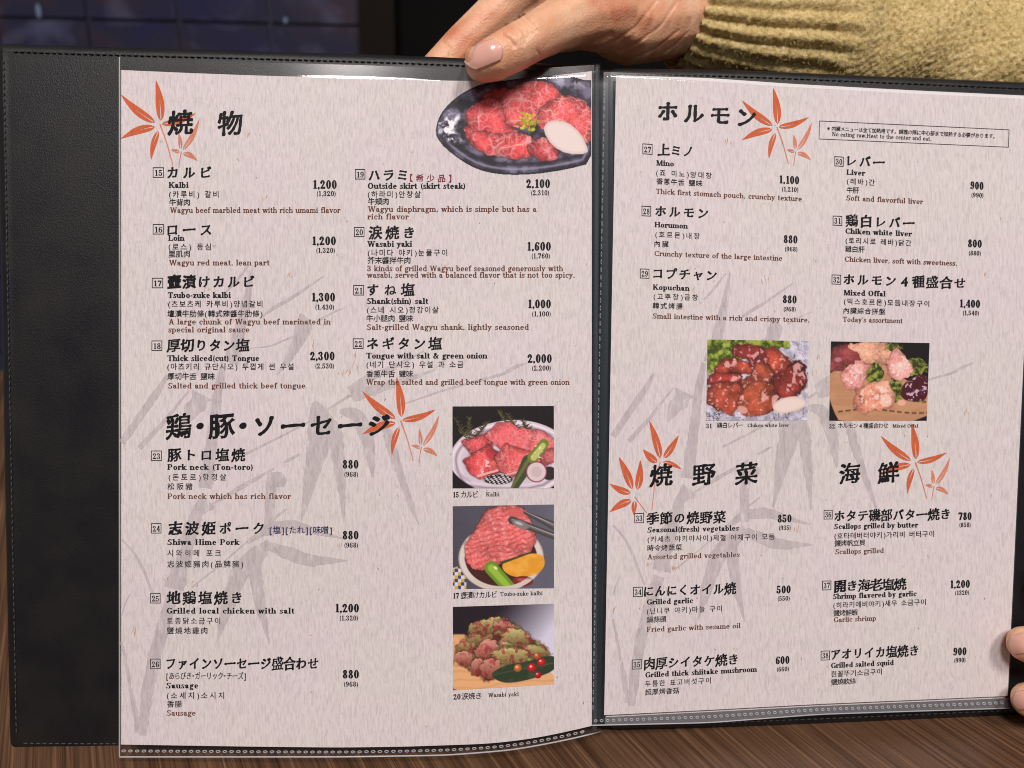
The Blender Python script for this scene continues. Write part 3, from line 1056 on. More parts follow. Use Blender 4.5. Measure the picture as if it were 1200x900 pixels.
        v(.12, 0, C, T * 1.3); sb(.12, .06, .06); h(.03, .22, C - T); dg(.37, 0, .17, C, w); dg(.38, 0, .60, C, T * 1.5); v(.64, 0, C); sb(.64); h(.58, .75, C - T); adv = .78
    elif ch == 'N':
        v(.13, 0, C, T * 1.3); sb(.13, .05, .05); h(.04, .22, C - T); dg(.52, 0, .17, C, w); v(.54, 0, C, T * 1.3); h(.46, .64, C - T); adv = .66
    elif ch == 'O':
        ring(.34, C / 2, .30, C / 2 + .01, 0, 360, w * 1.1); adv = .68
    elif ch == 'P':
        v(.14, 0, C); sb(.14); st(.14, C); h(.14, .34, C - T); h(.14, .34, .30); ring(.32, .495, .21, .197, -90, 90); adv = .57
    elif ch == 'S':
        ring(.27, .51, .20, .185, 30, 270); ring(.27, .17, .215, .185, -150, 90); v(.48, .5, C, T); v(.055, 0, .2, T); adv = .54
    elif ch == 'T':
        v(.30, 0, C); sb(.30); h(.04, .56, C - T); v(.055, .5, C, T); v(.545, .5, C, T); adv = .60
    elif ch == 'W':
        dg(.27, 0, .12, C, w); dg(.28, 0, .44, C, T * 1.4); dg(.60, 0, .44, C, w); dg(.61, 0, .76, C, T * 1.4); st(.12, C); st(.44, C, .04, .04); st(.76, C, .04, .04); adv = .87
    elif ch == '0':
        ring(.26, C / 2, .225, C / 2 + .01, 0, 360, w * 1.15); adv = .52
    elif ch == '1':
        v(.26, 0, C, w * 1.1); sb(.26, .08, .08); q((.10, .55), (.26, .62), (.26, C), (.2, C - .03), (.10, .60)); adv = .46
    elif ch == '2':
        ring(.24, .49, .20, .21, -10, 175, w * 1.1); dot(.11, .50, w * .62); dg(.10, .03, .37, .46, w * .8); h(.05, .45, 0, T * 2.0); v(.445, 0, .17, T); adv = .52
    elif ch == '3':
        ring(.24, .52, .185, .18, -80, 150, w * 1.05); ring(.24, .18, .21, .19, -150, 85, w * 1.1); dot(.10, .55, w * .55); dot(.09, .15, w * .6); h(.16, .26, .335); adv = .52
    elif ch == '4':
        v(.35, 0, C); sb(.35); h(.03, .49, .17, T * 1.3); dg(.06, .18, .33, C - .02, T * 1.7); adv = .52
    elif ch == '5':
        ring(.24, .21, .215, .22, -150, 140, w * 1.1); h(.09, .42, C - T * 2, T * 2); v(.105, .32, C, T); dot(.09, .15, w * .6); adv = .52
    elif ch == '6':
        ring(.26, .21, .215, .22, 0, 360, w * 1.1); ring(.29, .32, .245, .38, 75, 185, w * 1.1); dot(.41, .58, w * .55); adv = .52
    elif ch == '7':
        h(.06, .47, C - T * 2.2, T * 2.2); dg(.20, 0, .43, C - .08, w * 1.1); v(.07, .48, C, T); adv = .52
    elif ch == '8':
        ring(.26, .52, .185, .18, 0, 360, w); ring(.26, .18, .215, .19, 0, 360, w * 1.1); adv = .52
    elif ch == '9':
        ring(.26, .48, .215, .22, 0, 360, w * 1.1); ring(.23, .37, .245, .38, 255, 365, w * 1.1); dot(.11, .11, w * .55); adv = .52
    elif ch == ',':
        dot(.12, .05, w * .6); q((.08, -.10), (.12, -.08), (.12 + w * .6, .04), (.10, .02)); adv = .24
    elif ch == '.':
        dot(.12, .05, w * .62); adv = .24
    elif ch == "'":
        q((.07, C - .2), (.11, C - .2), (.16, C), (.06, C)); adv = .2
    elif ch == '-':
        h(.04, .26, .20, T * 1.5); adv = .30
    elif ch == '(':
        ring(.36, .28, .28, .46, 120, 240, w * .8, .01); adv = .28
    elif ch == ')':
        ring(-.08, .28, .28, .46, -60, 60, w * .8, .01); adv = .28
    elif ch == '&':
        ring(.28, .53, .14, .16); ring(.25, .17, .21, .19, 60, 330); dg(.55, .0, .20, .46, w); dg(.42, .07, .55, .36, T * 1.3); h(.48, .62, .34); adv = .68
    else:
        adv = .30
    return P, adv

def latin_line(name, text, xl, xr, yl, yr, size, page, parent, mt='ink', weight=0.115, capscale=1.0):
    """serif text from pixel xl to xr on a baseline yl..yr; extra room goes between letters"""
    gl = [latin(c, weight) for c in text]
    nat = sum(a for _, a in gl) * size
    n = len(text)
    k = (xr - xl) / nat if nat > (xr - xl) else min(1.16, (xr - xl) / nat)
    gap = ((xr - xl) - nat * k) / max(n - 1, 1)
    x = xl
    PP, F = [], []
    sl = (yr - yl) / max(xr - xl, 1)
    lay = 0
    for P, a in gl:
        for poly in P:
            off = len(PP)
            lay += 1
            for u, v in poly:
                gx = x + u * size * k
                PP.append((gx, yl + sl * (gx - xl) - v * size, (lay % 24) * 2.5e-7))
            F.append(tuple(range(off, off + len(poly))))
        x += a * size * k + gap
    return print_mesh(name, PP, F, page, zlift(0.00016), M[mt], parent)

def number_box(num, x0, x1, y0, y1, sl, page, parent):
    t = 0.75
    P, F = [], []
    def quad(a, b, c, d):
        o = len(P)
        for (x, y) in (a, b, c, d):
            P.append((x, y + sl * (x - x0), len(F) * 3e-7))
        F.append((o, o + 1, o + 2, o + 3))
    quad((x0, y0), (x1, y0), (x1, y0 + t), (x0, y0 + t))
    quad((x0, y1 - t), (x1, y1 - t), (x1, y1), (x0, y1))
    quad((x0, y0 + t), (x0 + t, y0 + t), (x0 + t, y1 - t), (x0, y1 - t))
    quad((x1 - t, y0 + t), (x1, y0 + t), (x1, y1 - t), (x1 - t, y1 - t))
    b = print_mesh('number_frame', P, F, page, zlift(0.00016), M['ink_soft'], parent)
    latin_line('item_number', num, x0 + 1.6, x1 - 1.4, y1 - 2.2, y1 - 2.2 + sl * 10, 9.6, page, parent, 'ink', 0.115)
    return b

def sl_left(x, y): return -0.034 * np.clip((x - 480) / 120, 0, 1) * np.clip((y - 450) / 300, 0, 1.3)
def sl_right(x, y): return 0.052 - 0.000186 * (y - 230)

# item: number, box(x0,x1,y0,y1), name(text,xl,xr,yc), english(text,xl,xr,base), korean(text,xl,xr,yc), chinese(text,xl,xr,yc),
#       descriptions[(text,xl,xr,base)], price(text,xl,xr,base), tax(text,xl,xr,yc)
ITEMS_L = [
 ('15', (179, 192, 196, 208), ('カルビ', 196, 247.5, 202), ('Kalbi', 197.5, 221, 220), ('(카루비) 갈비', 198, 256, 227.5), ('牛背肉', 198, 222.5, 237),
  [('Wagyu beef marbled meat with rich umami flavor', 199, 399, 249.3)], ('1,200', 366, 395, 221), ('(1,320)', 370.5, 394, 227)),
 ('16', (179, 192, 262.5, 274.5), ('ロース', 196, 247.5, 269), ('Loin', 197, 216, 282), ('(로스) 등심', 197.5, 247, 289), ('里肌肉', 197.5, 222.5, 297.5),
  [('Wagyu red meat, lean part', 198, 316, 310.8)], ('1,200', 365, 394, 287), ('(1,320)', 370, 393, 293.5)),
 ('17', (178, 191, 325.5, 337.5), ('壺漬けカルビ', 196, 298, 330), ('Tsubo-zuke kalbi', 196.5, 270.5, 349), ('(츠보츠케 카루비)양념갈비', 197, 307.5, 356), ('壇漬牛肋條(韓式辣醬牛肋條)', 196, 307.5, 367.5),
  [('A large chunk of Wagyu beef marinated in', 197.5, 387.5, 380), ('special original sauce', 197, 292.5, 389.3)], ('1,300', 364.5, 393, 353), ('(1,430)', 369, 392, 360)),
 ('18', (177.5, 190, 399, 411), ('厚切りタン塩', 195, 292.5, 404.5), ('Thick sliced(cut) Tongue', 196, 304, 423), ('(아츠키리 규단시오) 두껍게 썬 우설', 196, 344, 429.5), ('厚切牛舌 鹽味', 196, 252, 441),
  [('Salted and grilled thick beef tongue', 196.5, 358, 455)], ('2,300', 363, 392.5, 422), ('(2,530)', 369, 392, 429)),
 ('19', (416, 428, 198, 210), ('ハラミ', 432, 477, 205), ('Outside skirt (skirt steak)', 430.5, 546, 221), ('(하라미)안창살', 431, 493, 227.5), ('牛頬肉', 431, 455.5, 236),
  [('Wagyu diaphragm, which is simple but has a', 431, 629, 248), ('rich flavor', 430.5, 479, 256.8)], ('2,100', 616.5, 645, 220), ('(2,310)', 622, 644, 226)),
 ('20', (415, 427, 266, 277.5), ('涙焼き', 432, 485, 272.5), ('Wasabi yaki', 430.5, 483, 289), ('(나미다 야키)눈물구이', 431, 524, 296), ('芥末醬拌牛肉', 430.5, 481, 305),
  [('3 kinds of grilled Wagyu beef seasoned generously with', 430, 660, 317.6), ('wasabi, served with a balanced flavor that is not too spicy.', 430, 674, 325.2)], ('1,600', 617, 646, 293.5), ('(1,760)', 622.5, 645, 300)),
 ('21', (414, 426.5, 334, 346), ('すね塩', 430.5, 486, 339.5), ('Shank(shin) salt', 429.5, 502, 356), ('(스네 시오)정강이살', 430, 514, 363), ('牛小腿肉 鹽味', 429, 484.5, 373),
  [('Salt-grilled Wagyu shank, lightly seasoned', 429.5, 620, 386.3)], ('1,000', 618, 646, 361), ('(1,100)', 623, 646, 368)),
 ('22', (413.5, 426, 396.5, 408.5), ('ネギタン塩', 430, 518, 402.5), ('Tongue with salt & green onion', 429, 571, 420), ('(네기 단시오) 우설 과 소금', 429.5, 543, 427), ('香蔥牛舌 鹽味', 429, 484.5, 438),
  [('Wrap the salted and grilled beef tongue with green onion', 429, 667.5, 450.8)], ('2,000', 618, 647, 425), ('(2,200)', 623, 646, 431.5)),
 ('23', (177, 189.5, 528, 540), ('豚トロ塩焼', 196, 287.5, 533), ('Pork neck (Ton-toro)', 196, 297, 550.5), ('(돈토로)항정살', 197.5, 265, 559), ('松阪豬', 196, 225.5, 570),
  [('Pork neck which has rich flavor', 196, 341, 584.6)], ('880', 401, 420.5, 549), ('(968)', 403, 420, 556)),
 ('24', (177, 189, 613, 625), ('志波姫ポーク', 197, 309, 619), ('Shiwa Hime Pork', 196, 280.5, 638.5), ('시와히메 포크', 196, 259, 648), ('志波姫豬肉(品牌豬)', 196, 285, 661),
  [], ('880', 401, 420.5, 632), ('(968)', 403, 420, 639)),
 ('25', (176, 188, 695, 707), ('地鶏塩焼き', 195, 283, 700.5), ('Grilled local chicken with salt', 195, 345, 719), ('토종닭소금구이', 195.5, 258, 727.5), ('鹽燒地雞肉', 195.5, 243, 739),
  [], ('1,200', 392, 421, 717.5), ('(1,320)', 397.5, 420, 724.5)),
 ('26', (176, 188, 772, 784), ('ファインソーセージ盛合わせ', 195, 373, 777.5), ('Sausage', 194.5, 232.5, 806.6), ('(소세지)소시지', 195.5, 262.5, 815), ('香腸', 195.5, 213, 825),
  [('Sausage', 195, 229.5, 838.6)], ('880', 401, 421, 795), ('(968)', 402.5, 420, 802)),
]
ITEMS_R = [
 ('27', (753, 764.7, 168, 180.4), ('上ミノ', 770.5, 811, 175), ('Mino', 769, 790, 193.6), ('(죠 미노)양대창', 769, 834, 202), ('香蔥牛舌 鹽味', 769, 823.5, 212),
  [('Thick first stomach pouch, crunchy texture', 768.5, 940, 226.8)], ('1,100', 912.6, 937, 214.5), ('(1,210)', 916, 936, 221.3)),
 ('28', (752, 763, 241, 253), ('ホルモン', 768, 830, 247), ('Horumon', 767, 806, 266), ('(호르몬)내장', 768, 820, 274.4), ('內臟', 767, 783.6, 285.5),
  [('Crunchy texture of the large intestine', 766.7, 917, 299.6)], ('880', 918, 935, 284.5), ('(968)', 919.4, 935, 291.5)),
 ('29', (750, 761, 314.6, 326), ('コプチャン', 765.6, 840, 320), ('Kopuchan', 765, 808, 339.3), ('(고뿌창)곱창', 766, 818, 347), ('韓式烤腸', 765, 800, 358),
  [('Small intestine with a rich and crispy texture.', 764.7, 949, 373)], ('880', 917, 934, 355), ('(968)', 918, 933, 362)),
 ('30', (978, 988.7, 183, 194.6), ('レバー', 993, 1037, 188), ('Liver', 992, 1014, 204.5), ('(레바)간', 992.5, 1025, 212), ('牛肝', 992, 1007, 222.3),
  [('Soft and flavorful liver', 991.6, 1082, 234.5)], ('900', 1137, 1153, 221.5), ('(990)', 1138, 1153, 228.3)),
 ('31', (976, 987, 252.6, 264), ('鶏白レバー', 991, 1072, 258), ('Chiken white liver', 990.5, 1068.7, 273.5), ('(토리시로 레바)닭간', 991, 1068, 281.5), ('雞白肝', 990.5, 1013.5, 291.4),
  [('Chicken liver, soft with sweetness.', 989.8, 1122, 306.3)], ('800', 1134, 1151, 289.5), ('(880)', 1135, 1150, 296.3)),
 ('32', (974.7, 985.7, 321.6, 333), ('ホルモン4種盛合せ', 988.7, 1131.4, 327), ('Mixed Offal', 988.7, 1038, 345.8), ('(믹스호르몬)모듬내장구이', 989, 1089, 353), ('內臟綜合拼盤', 988.6, 1037.8, 363.8),
  [("Today's assortment", 987.5, 1058, 377)], ('1,400', 1124, 1149, 360), ('(1,540)', 1128, 1147.7, 366.5)),
 ('33', (743.5, 754.7, 601.4, 613), ('季節の焼野菜', 757.7, 850.6, 607.5), ('Seasonal(fresh) vegetables', 758.6, 866, 624), ('(카세츠 야키야사이)제철 야채구이 모듬', 759, 907.7, 632), ('時令烤蔬菜', 758.8, 799.4, 642.3),
  [('Assorted grilled vegetables', 758.8, 867, 655.6)], ('850', 911, 928, 612.3), ('(935)', 912.6, 927, 618.6)),
 ('34', (742, 753.4, 688, 699.6), ('にんにくオイル焼', 754.7, 863, 693), ('Grilled garlic', 757.7, 812.5, 708.6), ('(닌니쿠 야키)마늘 구이', 758, 846, 716.3), ('鍋蒜頭', 757.7, 781.4, 726.4),
  [('Fried garlic with sesame oil', 757.7, 868, 740.6)], ('500', 910, 927, 695.6), ('(550)', 911, 926, 701.6)),
 ('35', (740.6, 752, 773, 784.6), ('肉厚シイタケ焼き', 754.6, 864.4, 778), ('Grilled thick shiitake mushroom', 756, 887, 794), ('두툼한 표고버섯구이', 756, 833, 801.4), ('超厚烤香菇', 756, 796, 811.3),
  [], ('600', 908.7, 925.6, 778.5), ('(660)', 910, 925, 784.5)),
 ('36', (965.4, 975.8, 597.6, 608.6), ('ホタテ磯部バター焼き', 978, 1113, 604.6), ('Scallops grilled by butter', 977.4, 1076, 620), ('(호타테버터야키)가리비 버터구이', 978, 1094.7, 628), ('鹽烤帆立貝', 978, 1014.6, 636.7),
  [('Scallops grilled', 978.7, 1036, 649.4)], ('780', 1123, 1139, 609.6), ('(858)', 1124, 1138, 615.2)),
 ('37', (963.6, 974.2, 680.6, 691.7), ('開き海老塩焼', 977.4, 1062.6, 687), ('Shrimp flavered by garlic', 976, 1074.4, 702), ('(히라키에비야키)새우 소금구이', 976.7, 1085, 709.3), ('鹽烤鮮蝦', 976.7, 1005.6, 718.6),
  [('Garlic shrimp', 977, 1027, 729.2)], ('1,200', 1113, 1137, 689.4), ('(1320)', 1119, 1136, 694.8)),
 ('38', (962, 972.6, 762.8, 774), ('アオリイカ塩焼き', 974.3, 1076, 767), ('Grilled salted squid', 973.7, 1047.5, 783), ('흰꼴뚜기소금구이', 974, 1033.5, 790), ('鹽燒軟絲', 974, 1003, 799.5),
  [], ('900', 1117, 1133, 768.3), ('(990)', 1118, 1132, 774)),
]

def print_items(items, page, parent, slope, k):
    for num, bx, nm, en, ko, zh, de, pr, tx in items:
        def yy(xl, xr, y):
            return y, y + slope(xl, y) * (xr - xl)
        number_box(num, *bx, slope(bx[0], bx[2]), page, parent)
        t, a, b_, y = nm
        cjk('dish_name', t, a, b_, *yy(a, b_, y), 16.4 * k, page, parent, 'ink', 'brush')
        t, a, b_, y = en
        latin_line('english_name', t, a, b_, *yy(a, b_, y), 9.6 * k, page, parent, 'ink', 0.155)
        t, a, b_, y = ko
        cjk('korean_name', t, a, b_, *yy(a, b_, y), 8.6 * k, page, parent, 'ink_soft', 'thin')
        t, a, b_, y = zh
        cjk('chinese_name', t, a, b_, *yy(a, b_, y), 8.6 * k, page, parent, 'ink_soft', 'brush_small')
        for t, a, b_, y in de:
            latin_line('description', t, a, b_, *yy(a, b_, y), 9.2 * k, page, parent, 'ink_brown', 0.118)
        t, a, b_, y = pr
        latin_line('price', t, a, b_, *yy(a, b_, y), 14.4 * k, page, parent, 'ink', 0.165)
        t, a, b_, y = tx
        latin_line('tax_price', t, a, b_, *yy(a, b_, y + 2.6), 8.4 * k, page, parent, 'ink', 0.125)
print_items(ITEMS_L, d_left, PAGE_L, sl_left, 1.0)
print_items(ITEMS_R, d_right, PAGE_R, sl_right, 0.92)

# headings, notes and captions
cjk('section_heading', '焼物', 196, 284.5, 143, 144.5, 30, d_left, PAGE_L)
cjk('section_heading', '鶏・豚・ソーセージ', 194, 457, 499.5, 498, 31, d_left, PAGE_L)
cjk('section_heading', 'ホルモン', 771, 886, 129.5, 138, 28, d_right, PAGE_R)
cjk('section_heading', '焼野菜', 761, 888, 557, 554.5, 27, d_right, PAGE_R)
cjk('section_heading', '海鮮', 983.7, 1054, 555, 553.5, 25.5, d_right, PAGE_R)
cjk('rare_note', '【希少品】', 480.5, 529, 208.5, 209, 9.6, d_left, PAGE_L, 'ink_red', 'brush_small')
cjk('flavour_note', '[塩][たれ][味噌]', 316, 389, 621, 621, 9.8, d_left, PAGE_L, 'ink_blue', 'brush_small')
cjk('sausage_note', '[あらびき・ガーリック・チーズ]', 195, 288, 792, 792, 9.2, d_left, PAGE_L, 'ink', 'brush_small')
def caption(num, nx, jp, jx, en, ex, yc, sl, size, page, parent):
    f = lambda x: yc + sl * (x - nx[0])
    latin_line('photo_caption', num, nx[0], nx[1], f(nx[0]) + 3.4, f(nx[1]) + 3.4, size * 1.0, page, parent, 'ink', 0.14)
    cjk('photo_caption', jp, jx[0], jx[1], f(jx[0]), f(jx[1]), size * 0.92, page, parent, 'ink', 'brush_small')
    latin_line('photo_caption', en, ex[0], ex[1], f(ex[0]) + 2.2, f(ex[1]) + 2.2, size * 0.74, page, parent, 'ink', 0.115)
caption('15', (530.5, 538), 'カルビ', (540, 560.5), 'Kalbi', (569.5, 585.5), 579.5, -0.003, 9.3, d_left, PAGE_L)
caption('17', (530.5, 538), '壺漬けカルビ', (540, 582.5), 'Tsubo-zuke kalbi', (586, 636), 698, -0.028, 9.3, d_left, PAGE_L)
caption('20', (531, 540), '涙焼き', (540.5, 564), 'Wasabi yaki', (572, 608), 816.5, -0.04, 9.3, d_left, PAGE_L)
caption('31', (827.6, 834.4), '鶏白レバー', (840, 871), 'Chiken white liver', (876, 925), 498.3, -0.004, 7.6, d_right, PAGE_R)
caption('32', (971.7, 978.5), 'ホルモン4種盛合わせ', (982, 1041), 'Mixed Offal', (1046, 1076), 498.7, 0.0, 7.4, d_right, PAGE_R)
cjk('notice_text', '※内臓メニューは全て加熱用です。調理の際に中心部まで加熱する必要があります。', 969.5, 1165.7, 150.2, 159.6, 6.0, d_right, PAGE_R, 'ink_soft', 'brush_small')
latin_line('notice_text', 'No eating raw.Heat to the center and eat.', 975, 1091.7, 159.2, 164.9, 6.9, d_right, PAGE_R, 'ink_soft', 0.105)
def frame_line(corners, t, page, parent):
    P, F = [], []
    for (x0, y0), (x1, y1) in zip(corners, corners[1:] + corners[:1]):
        l = math.hypot(x1 - x0, y1 - y0)
        nx, ny = -(y1 - y0) / l * t, (x1 - x0) / l * t
        n = max(2, int(l / 20))
        o = len(P)
        for i in range(n + 1):
            s = i / n
            x, y = x0 + (x1 - x0) * s, y0 + (y1 - y0) * s
            P += [(x, y, len(F) * 1e-8), (x + nx, y + ny, len(F) * 1e-8)]
        F += [(o + 2 * i, o + 2 * i + 1, o + 2 * i + 3, o + 2 * i + 2) for i in range(n)]
    print_mesh('notice_frame', P, F, page, zlift(0.00016), M['ink_soft'], parent)
frame_line([(960.2, 141.3), (1182.9, 151.7), (1182.2, 172.7), (959.6, 163)], 0.6, d_right, PAGE_R)
# ------------------------------------------------------------------ printed background art
def stroke(name, pts, widths, page, parent, mt, z, seed=0, rag=0.0, steps=None):
    """brush stroke: ribbon of changing width along a smooth path"""
    pts = np.array(pts, float)
    seg = np.hypot(*np.diff(pts, axis=0).T)
    cum = np.concatenate([[0], np.cumsum(seg)])
    n = steps or max(6, int(cum[-1] / 4))
    s = np.linspace(0, cum[-1], n)
    x, y, w = np.interp(s, cum, pts[:, 0]), np.interp(s, cum, pts[:, 1]), np.interp(s, cum, widths)
    for _ in range(max(2, n // 10)):
        x[1:-1] = (x[:-2] + 2 * x[1:-1] + x[2:]) / 4
        y[1:-1] = (y[:-2] + 2 * y[1:-1] + y[2:]) / 4
        w[1:-1] = (w[:-2] + 2 * w[1:-1] + w[2:]) / 4
    tx, ty = np.gradient(x), np.gradient(y)
    l = np.hypot(tx, ty) + 1e-9
    nx, ny = -ty / l, tx / l
    rl = 1 + rag * (fbm(s / 5.0, s * 0 + seed, seed, 3) - 0.5) * 2
    rr = 1 + rag * (fbm(s / 4.0, s * 0 + seed + 9, seed + 3, 3) - 0.5) * 2
    P, F = [], []
    for i in range(n):
        P.append((x[i] + nx[i] * w[i] / 2 * rl[i], y[i] + ny[i] * w[i] / 2 * rl[i]))
        P.append((x[i] - nx[i] * w[i] / 2 * rr[i], y[i] - ny[i] * w[i] / 2 * rr[i]))
    F = [(2 * i, 2 * i + 1, 2 * i + 3, 2 * i + 2) for i in range(n - 1)]
    return print_mesh(name, P, F, page, z, M[mt], parent)

WASH = [
 ([(296, 311), (291, 342), (285, 370), (278, 400), (270, 425)], [1, 9, 12, 16, 17], .12),
 ([(291, 311), (278, 328), (262, 345)], [2, 3.5, 2], .2),
 ([(379.5, 323.5), (342, 349), (322, 360), (304, 373)], [1.5, 4, 4.5, 1.5], .15),
 ([(404.5, 360), (390, 366), (372, 376)], [0.8, 1.8, 3.5], .1),
 ([(352, 367), (357, 381), (350, 398), (338, 420), (325, 439)], [3, 21, 15, 9, 0.8], .12),
 ([(292, 408), (316, 406), (344, 394)], [0.8, 1.8, 2], .1),
 ([(196, 439), (184, 460), (168, 482), (142.5, 519)], [3, 8, 9, 8], .12),
 ([(222, 457), (204, 479), (190, 497), (163, 525)], [1.5, 3.5, 5, 6], .15),
 ([(236, 462), (230, 474), (222, 487), (214, 500)], [24, 24, 15, 2], .35),
 ([(262, 425), (256, 455), (250, 500), (241, 572)], [6, 11, 13, 16], .10),
 ([(243, 586), (231, 600), (222, 617), (216, 640)], [22, 15, 11, 18], .30),
 ([(232, 606), (220, 640), (209, 672), (205, 690)], [12, 14, 19, 24], .2),
 ([(203, 697), (192, 730), (181, 770), (172, 812), (167, 862)], [14, 16, 15, 14, 9], .14),
 ([(155, 806), (158, 830), (162, 858)], [1, 5, 6], .5),
 ([(368, 471), (376, 488), (374, 520), (364, 560), (353, 610)], [6, 30, 26, 17, 1.5], .10),
 ([(377, 480), (392, 505), (397, 540), (401, 575), (403, 612)], [10, 18, 15, 9, 1], .25),
 ([(398, 482), (418, 485), (430, 510), (434, 535), (437, 559)], [5, 18, 16, 12, 2], .14),
 ([(442, 484), (452, 500), (462, 535), (477, 580), (491, 615)], [3, 10, 11, 8, 1], .28),
 ([(409, 457), (432, 443), (458, 432), (497, 411)], [8, 10, 6, 1], .2),
 ([(412, 466), (432, 458), (470, 447), (510, 433)], [9, 14, 7, 1.5], .3),
 ([(474, 473), (520, 457), (560, 446), (594, 437), (600, 431), (618, 425)], [1.8, 2.4, 3.0, 3.4, 5.5, 1], .15),
 ([(414, 461), (386, 478), (362, 494), (326, 513), (287, 532)], [3.5, 2.2, 1.8, 2.4, 3.2], .1),
 ([(351, 532), (342, 537), (333, 542)], [2, 4.5, 2.5], .2),
 ([(321, 549), (296, 563), (270, 578), (246, 592)], [2, 5, 5, 1.5], .2),
 ([(313, 559), (324, 561), (335, 566)], [13, 19, 8], .25),
 ([(318, 566), (316, 590), (315, 628)], [13, 11, 12], .15),
 ([(336, 596), (322, 607), (290, 634), (258, 662), (225, 688)], [2, 3, 2, 1.6, 2], .1),
 ([(290, 636), (314, 618), (345, 616), (375, 624), (402, 631)], [3, 13, 14, 7, 1], .1),
 ([(316, 640), (338, 648), (362, 657), (407, 657)], [9, 16, 15, 1], .1),
 ([(316, 636), (298, 652), (280, 672), (267, 708), (254, 753)], [10, 22, 22, 17, 1], .08),
 ([(301, 655), (299, 672), (304, 707), (316, 755)], [9, 15, 13, 1], .08),
 ([(142.5, 632), (156, 646), (167, 665), (184, 708)], [2, 3, 3.5, 2], .1),
 ([(152, 696), (146, 708), (142.5, 721)], [1, 2, 1.2], .1),
 ([(142.5, 752), (150, 790), (158, 845)], [3, 4, 2], .4),
]
for i, (p, w, r) in enumerate(WASH):
    stroke('brush_stroke_print', p, w, d_left, PAGE_L, 'wash', 0.00006 + i * 8e-7, i, max(r * 1.5, .22))
    q = [(929 + .89 * (x - 379), 332 + .92 * (y - 324)) for x, y in p]
    q = [(max(x, rl_x(y) + 1), y) for x, y in q]
    stroke('brush_stroke_print', q, [k * .9 for k in w], d_right, PAGE_R, 'wash', 0.00006 + i * 8e-7, i, max(r * 1.5, .22))

_lz = [0]
def leaf(base, tip, width, bend, page, parent, mt):
    """bamboo leaf in two halves with a pale vein between"""
    b0, t0 = np.array(base, float), np.array(tip, float)
    d = t0 - b0
    L = np.hypot(*d)
    u = d / L
    nrm = np.array([-u[1], u[0]])
    n = 12
    P, F = [], []
    for side in (-1, 1):
        o = len(P)
        for i in range(n + 1):
            s = i / n
            prof = (math.sin(math.pi * min(1, s * 1.02) ** 0.75)) ** 0.85 * (1 - 0.25 * s)
            c = b0 + d * s + nrm * (bend * math.sin(math.pi * s) * L)
            gap = 0.65 * max(0, 1 - s / 0.62)
            P.append(tuple(c + nrm * side * min(gap, width / 2 * prof)))
            P.append(tuple(c + nrm * side * (width / 2 * prof + (0.3 if 0 < i < n else 0))))
        for i in range(n):
            a = o + 2 * i
            F.append((a, a + 1, a + 3, a + 2))
    _lz[0] += 1
    print_mesh('leaf_print', P, F, page, 0.00010 + (_lz[0] % 40) * 8e-7, M[mt], parent)

def sprig(cx, cy, k, page, parent):
    for base, tip, w, bd in (((3, -6), (-3, -54), 10.5, .03), ((-4, -4), (-44, -37), 10, -.05), ((-4, 1), (-44, 15), 9.5, .06), ((0, 6), (-8.5, 40), 7, .05), ((4, -2), (44, -15), 8, .06)):
        leaf((cx + base[0] * k, cy + base[1] * k), (cx + tip[0] * k, cy + tip[1] * k), w * k, bd, page, parent, 'leaf_orange')
    stroke('stem_print', [(cx + 2 * k, cy - 2 * k), (cx + 10 * k, cy + 20 * k), (cx + 17 * k, cy + 46 * k)], [1.6 * k, 1.2 * k, 1 * k], page, parent, 'leaf_pale', 0.00014)
    sx, sy = cx + 27 * k, cy + 30 * k
    for base, tip, w, bd in (((-1, -3), (-3, -22), 4.5, .03), ((2, -2), (21, -38), 6, .05), ((-2, 1), (-12, -2), 4, .05), ((2, 2), (19, 11), 6, -.1)):
        leaf((sx + base[0] * k, sy + base[1] * k), (sx + tip[0] * k, sy + tip[1] * k), w * k, bd, page, parent, 'leaf_pale')
    stroke('stem_print', [(sx, sy), (sx - 2 * k, sy + 9 * k), (sx - 3 * k, sy + 19 * k)], [1.1 * k, .9 * k, .7 * k], page, parent, 'leaf_pale', 0.00014)
sprig(185.5, 147.5, 1.0, d_left, PAGE_L)
sprig(467.5, 494.5, 0.98, d_left, PAGE_L)
sprig(908.8, 150.6, 0.89, d_right, PAGE_R)
sprig(1071, 543.4, 0.88, d_right, PAGE_R)
for base, tip, w, bd in (((741, 573), (725, 535), 9.5, .02), ((747, 574), (750.5, 539), 9, .03), ((739, 578), (714.5, 567), 8, -.05), ((740, 586), (714.5, 600), 9, .05), ((744, 587), (743, 604), 6, .03)):
    leaf(base, tip, w, bd, d_right, PAGE_R, 'leaf_orange')
for base, tip, w, bd in (((774, 537), (761, 493), 9, .02), ((778, 537), (795.5, 510), 8, .02), ((770, 542), (753.5, 526.5), 9, -.04), ((777, 541), (798.5, 549.5), 5.5, -.05)):
    leaf(base, tip, w, bd, d_right, PAGE_R, 'leaf_orange')
stroke('stem_print', [(774, 541), (768, 560), (764, 598)], [1.2, 1, .9], d_right, PAGE_R, 'leaf_pale', 0.00014)
stroke('stem_print', [(744, 582), (750, 591), (758, 601)], [1.2, 1, .9], d_right, PAGE_R, 'leaf_pale', 0.00014)

